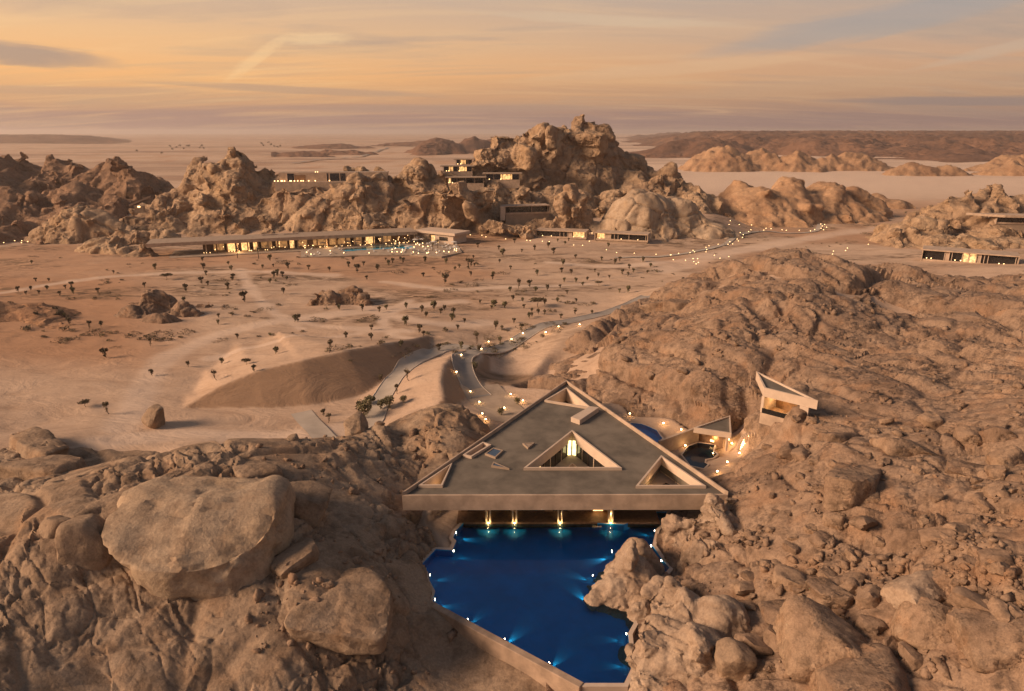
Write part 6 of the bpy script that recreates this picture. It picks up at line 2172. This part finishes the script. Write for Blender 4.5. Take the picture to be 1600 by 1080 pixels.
far_l = ZZ(1040, 290, .2375, [(425, 240), (417, 265), (484, 265), (565, 268), (598, 252), (600, 265), (560, 300), (545, 312), (490, 318), (510, 332), (505, 350), (480, 335), (470, 360), (478, 373), (422, 378), (410, 395), (440, 393), (645, 302), (660, 290), (693, 293), (765, 300), (793, 303), (878, 303), (952, 307),
    (980, 298), (1015, 213), (1025, 210), (1020, 225), (1040, 228), (1015, 240), (1030, 245), (1050, 250), (1020, 262), (1045, 265), (1030, 275), (1058, 283), (1022, 290), (1038, 300), (1065, 205), (1108, 202), (1132, 195), (1190, 190), (1205, 187), (1260, 188), (1275, 185), (1330, 185), (1365, 183), (1380, 175),
    (1350, 122), (1365, 120), (1390, 130), (1400, 135), (1415, 140), (1385, 145), (1400, 150), (1380, 160), (1395, 165), (1412, 160), (265, 415), (270, 430), (265, 445), (285, 405), (345, 395), (85, 455), (35, 465), (180, 435), (190, 445), (160, 450), (320, 467), (357, 487), (415, 477), (50, 497), (130, 500), (180, 490),
    (210, 490), (215, 515), (200, 525), (185, 510), (1025, 468), (1103, 440), (1097, 460), (1183, 437), (1195, 420), (1332, 395), (1442, 390), (1515, 375)])
left_l = ZZ(0, 200, .3125, [(78, 525), (98, 522), (120, 535), (78, 540), (92, 565), (110, 570), (20, 580), (75, 570), (108, 580), (140, 575), (203, 573), (278, 575), (318, 570), (360, 568)])
villa_l = ZZ(720, 300, .2125, [(15, 318), (70, 325), (155, 328), (185, 340), (330, 355), (485, 365), (510, 368), (600, 372), (650, 375), (895, 402), (830, 400), (925, 345), (945, 372), (1070, 435), (1145, 455), (1275, 460), (1435, 468), (1540, 472), (680, 222), (965, 290)])
nf = 0
for rows, lab, grp in ((far_l, 'tiny warm path light in the far wadi', 'far path lights in the wadi'), (left_l, 'tiny warm path light at the left edge below the dark hills', 'path lights at the left edge'), (villa_l, 'tiny warm path light around the two framed villas', 'path lights around the framed villas')):
    for (px, py), (X, Y, z) in zip(rows, hits(rows)):
        if nf == 0:
            r = LF; r.location = (X, Y, z); tag(r, lab, 'path light', grp)
        else:
            r = instance(LF, (X, Y, z), 0, max(.8, Y / 420), lab, grp)
        r['category'] = 'path light'
        nf += 1

# small dark trees far out on the pale plain
far_spots = ZZ(180, 180, .3875, [(220, 130), (232, 142), (250, 135), (262, 128), (275, 140), (290, 130), (300, 128), (345, 138), (350, 128), (355, 140), (590, 118), (600, 128), (620, 115), (628, 122), (640, 132), (655, 135), (668, 130), (790, 168), (800, 170), (820, 165), (850, 168), (90, 148), (190, 160)])
for i, (px, py) in enumerate(far_spots):
    X, Y, _ = at_z(px, py, 0)
    pr = next(o for o in bpy.data.objects if o.name.startswith('desert_shrub'))
    r = pr.copy(); COL.objects.link(r)
    s = Y / 420
    r.location, r.scale, r.rotation_euler = (X, Y, gz(X, Y) - .3), (s * .9, s * .8, s * 1.3), (0, 0, i * 1.3)
    tag(r, 'dark far-off desert tree dotting the pale plain', 'tree', 'far trees on the pale plain')
# ------------------------------------------------------------------ tell alike things apart: by the landmark they stand nearest to
NTH = ['', 'second', 'third', 'fourth', 'fifth', 'sixth', 'seventh', 'eighth', 'ninth', 'tenth', 'eleventh', 'twelfth', 'thirteenth', 'fourteenth', 'fifteenth', 'sixteenth', 'seventeenth', 'eighteenth', 'nineteenth', 'twentieth']


def to_px(p):
    c, s = math.cos(PITCH), math.sin(PITCH)
    x, y, z = p[0], p[1], p[2] - CAM_Z
    f = y * c - z * s
    return 800 + x / f * FPX, 540 - (y * s + z * c) / f * FPX


def relabel(groups, base, marks):
    """base(o) gives the look; the nearest landmark, the side of it and the order of nearness give the rest."""
    todo = {}
    for o in bpy.data.objects:
        if o.parent is None and o.get('group') in groups:
            px, py = to_px(o.location)
            d, name, dx, dy = min((math.hypot(px - m[1], (py - m[2]) * 1.6), m[0], px - m[1], py - m[2]) for m in marks)
            side = ('right of' if dx > 0 else 'left of') if abs(dx) > 1.3 * abs(dy) else ('behind' if dy < 0 else 'in front of')
            todo.setdefault((base(o), side, name), []).append((d, o))
    for (look, side, name), rows in todo.items():
        rows.sort(key=lambda r: r[0])
        for i, (d, o) in enumerate(rows):
            n = NTH[min(i, len(NTH) - 1)]
            o['label'] = ((n + ' nearest ') if n else '') + look + ' ' + side + ' ' + name if n else 'nearest ' + look + ' ' + side + ' ' + name


def rock_look(o):
    s = max(o.scale)
    return ('small' if s < .75 else 'medium' if s < 1.2 else 'large') + ' loose boulder'


relabel({'boulders of the lower right rubble', 'boulders on the middle right slope', 'boulders on the large domed hill', 'boulders on the left rock mass'}, rock_look, [
    ('the big squared boulder', 1292, 1000), ('the pale tilted slab', 1440, 921), ('the faceted pool rock', 1100, 850), ('the steep split pool rock', 1080, 1010), ('the weathered corner boulder', 1466, 995), ('the viewing shelter', 1230, 610),
    ('the jutting pale block', 1330, 770), ('the long shadowed block', 1412, 705), ('the upright tilted block', 1512, 685), ('the low flat slab', 1530, 745), ('the hill crest', 1250, 420), ('the split orange block', 1040, 490), ('the giant flat boulder', 312, 856),
    ('the left roof corner', 628, 771), ('the right slope edge', 1580, 860), ('the lit stone steps', 1165, 690), ('the small dark pool', 1095, 712), ('the hill foot', 960, 590), ('the long slab', 540, 945)])


def tree_look(o):
    return o['label'].split(' on ')[0].split(' in ')[0].split(' below ')[0].split(' along ')[0].split(' beside ')[0].split(' before ')[0].split(' among ')[0]


land = [('the lit lodge', 400, 385), ('the turquoise pool', 590, 385), ('the square pavilion', 690, 375), ('the left framed villa', 876, 365), ('the right framed villa', 970, 370), ('the lone craggy outcrop', 535, 465), ('the low striped outcrop', 260, 480), ('the red rocky rise', 60, 510),
        ('the sand bank', 450, 610), ('the lone dark boulder', 240, 655), ('the road fork', 735, 548), ('the hollow', 790, 580), ('the split orange block', 1040, 490), ('the gravel road foot', 570, 670), ('the golden dome', 1030, 340), ('the sandy mound', 1230, 340), ('the long right villa', 1510, 405),
        ('the domed hill crest', 1200, 400), ('the forecourt', 790, 640), ('the slab dome', 120, 345), ('the wadi bend', 1380, 330), ('the wide flat acacia', 838, 481)]
relabel({o.get('group') for o in bpy.data.objects if o.get('category') in ('tree', 'shrub', 'palm tree') and o.get('group') and not o['group'].startswith('far trees')}, tree_look, land)
relabel({o.get('group') for o in bpy.data.objects if o.get('category') == 'path light'}, lambda o: 'warm path light', land + [('the small dark pool', 1095, 712), ('the curved blue pool', 1010, 672), ('the low pavilion', 1125, 665), ('the lit steps', 1160, 690)])
relabel({'loungers around the turquoise pool', 'lanterns on the pool terrace', 'parasols by the turquoise pool'}, lambda o: {'lounger': 'white sun lounger', 'lantern': 'small glowing lantern', 'parasol': 'pale square parasol'}[o['category']],
        [('the left end of the turquoise pool', 534, 391), ('the middle of the turquoise pool', 590, 383), ('the right end of the turquoise pool', 645, 386), ('the square pavilion', 680, 378), ('the terrace corner', 710, 394), ('the glowing lodge front', 490, 388), ('the terrace front edge', 670, 399)])
relabel({'lights around the blue pool'}, lambda o: 'small round pool light', [('the left end of the straight pool wall', 680, 945), ('the pointed front of the pool', 960, 1065), ('the rock island', 985, 915), ('the notch at the pool back left', 705, 850), ('the faceted rock', 1040, 850)])
relabel({'far trees on the pale plain'}, lambda o: 'dark far-off tree', [('the tower rock', 370, 225), ('the low far ridges', 500, 235), ('the far left ridge', 150, 218)])
# ------------------------------------------------------------------ the hazy air
def build_haze():
    m = bpy.data.materials.new('haze_air'); m.use_nodes = True
    t = m.node_tree; t.nodes.clear()
    out = t.nodes.new('ShaderNodeOutputMaterial')
    v = nd(t, 'ShaderNodeVolumePrincipled')
    v.inputs['Color'].default_value = (0.93, 0.80, 0.74, 1)
    v.inputs['Density'].default_value = HAZE
    v.inputs['Anisotropy'].default_value = 0.25
    t.links.new(v.outputs[0], out.inputs['Volume'])
    b = MB().box(-32000, 32000, -300, 25000, -12, 112)
    o = b.build('haze', m)
    tag(o, None, None, None, 'stuff')


HAZE = 0.85e-4
build_haze()
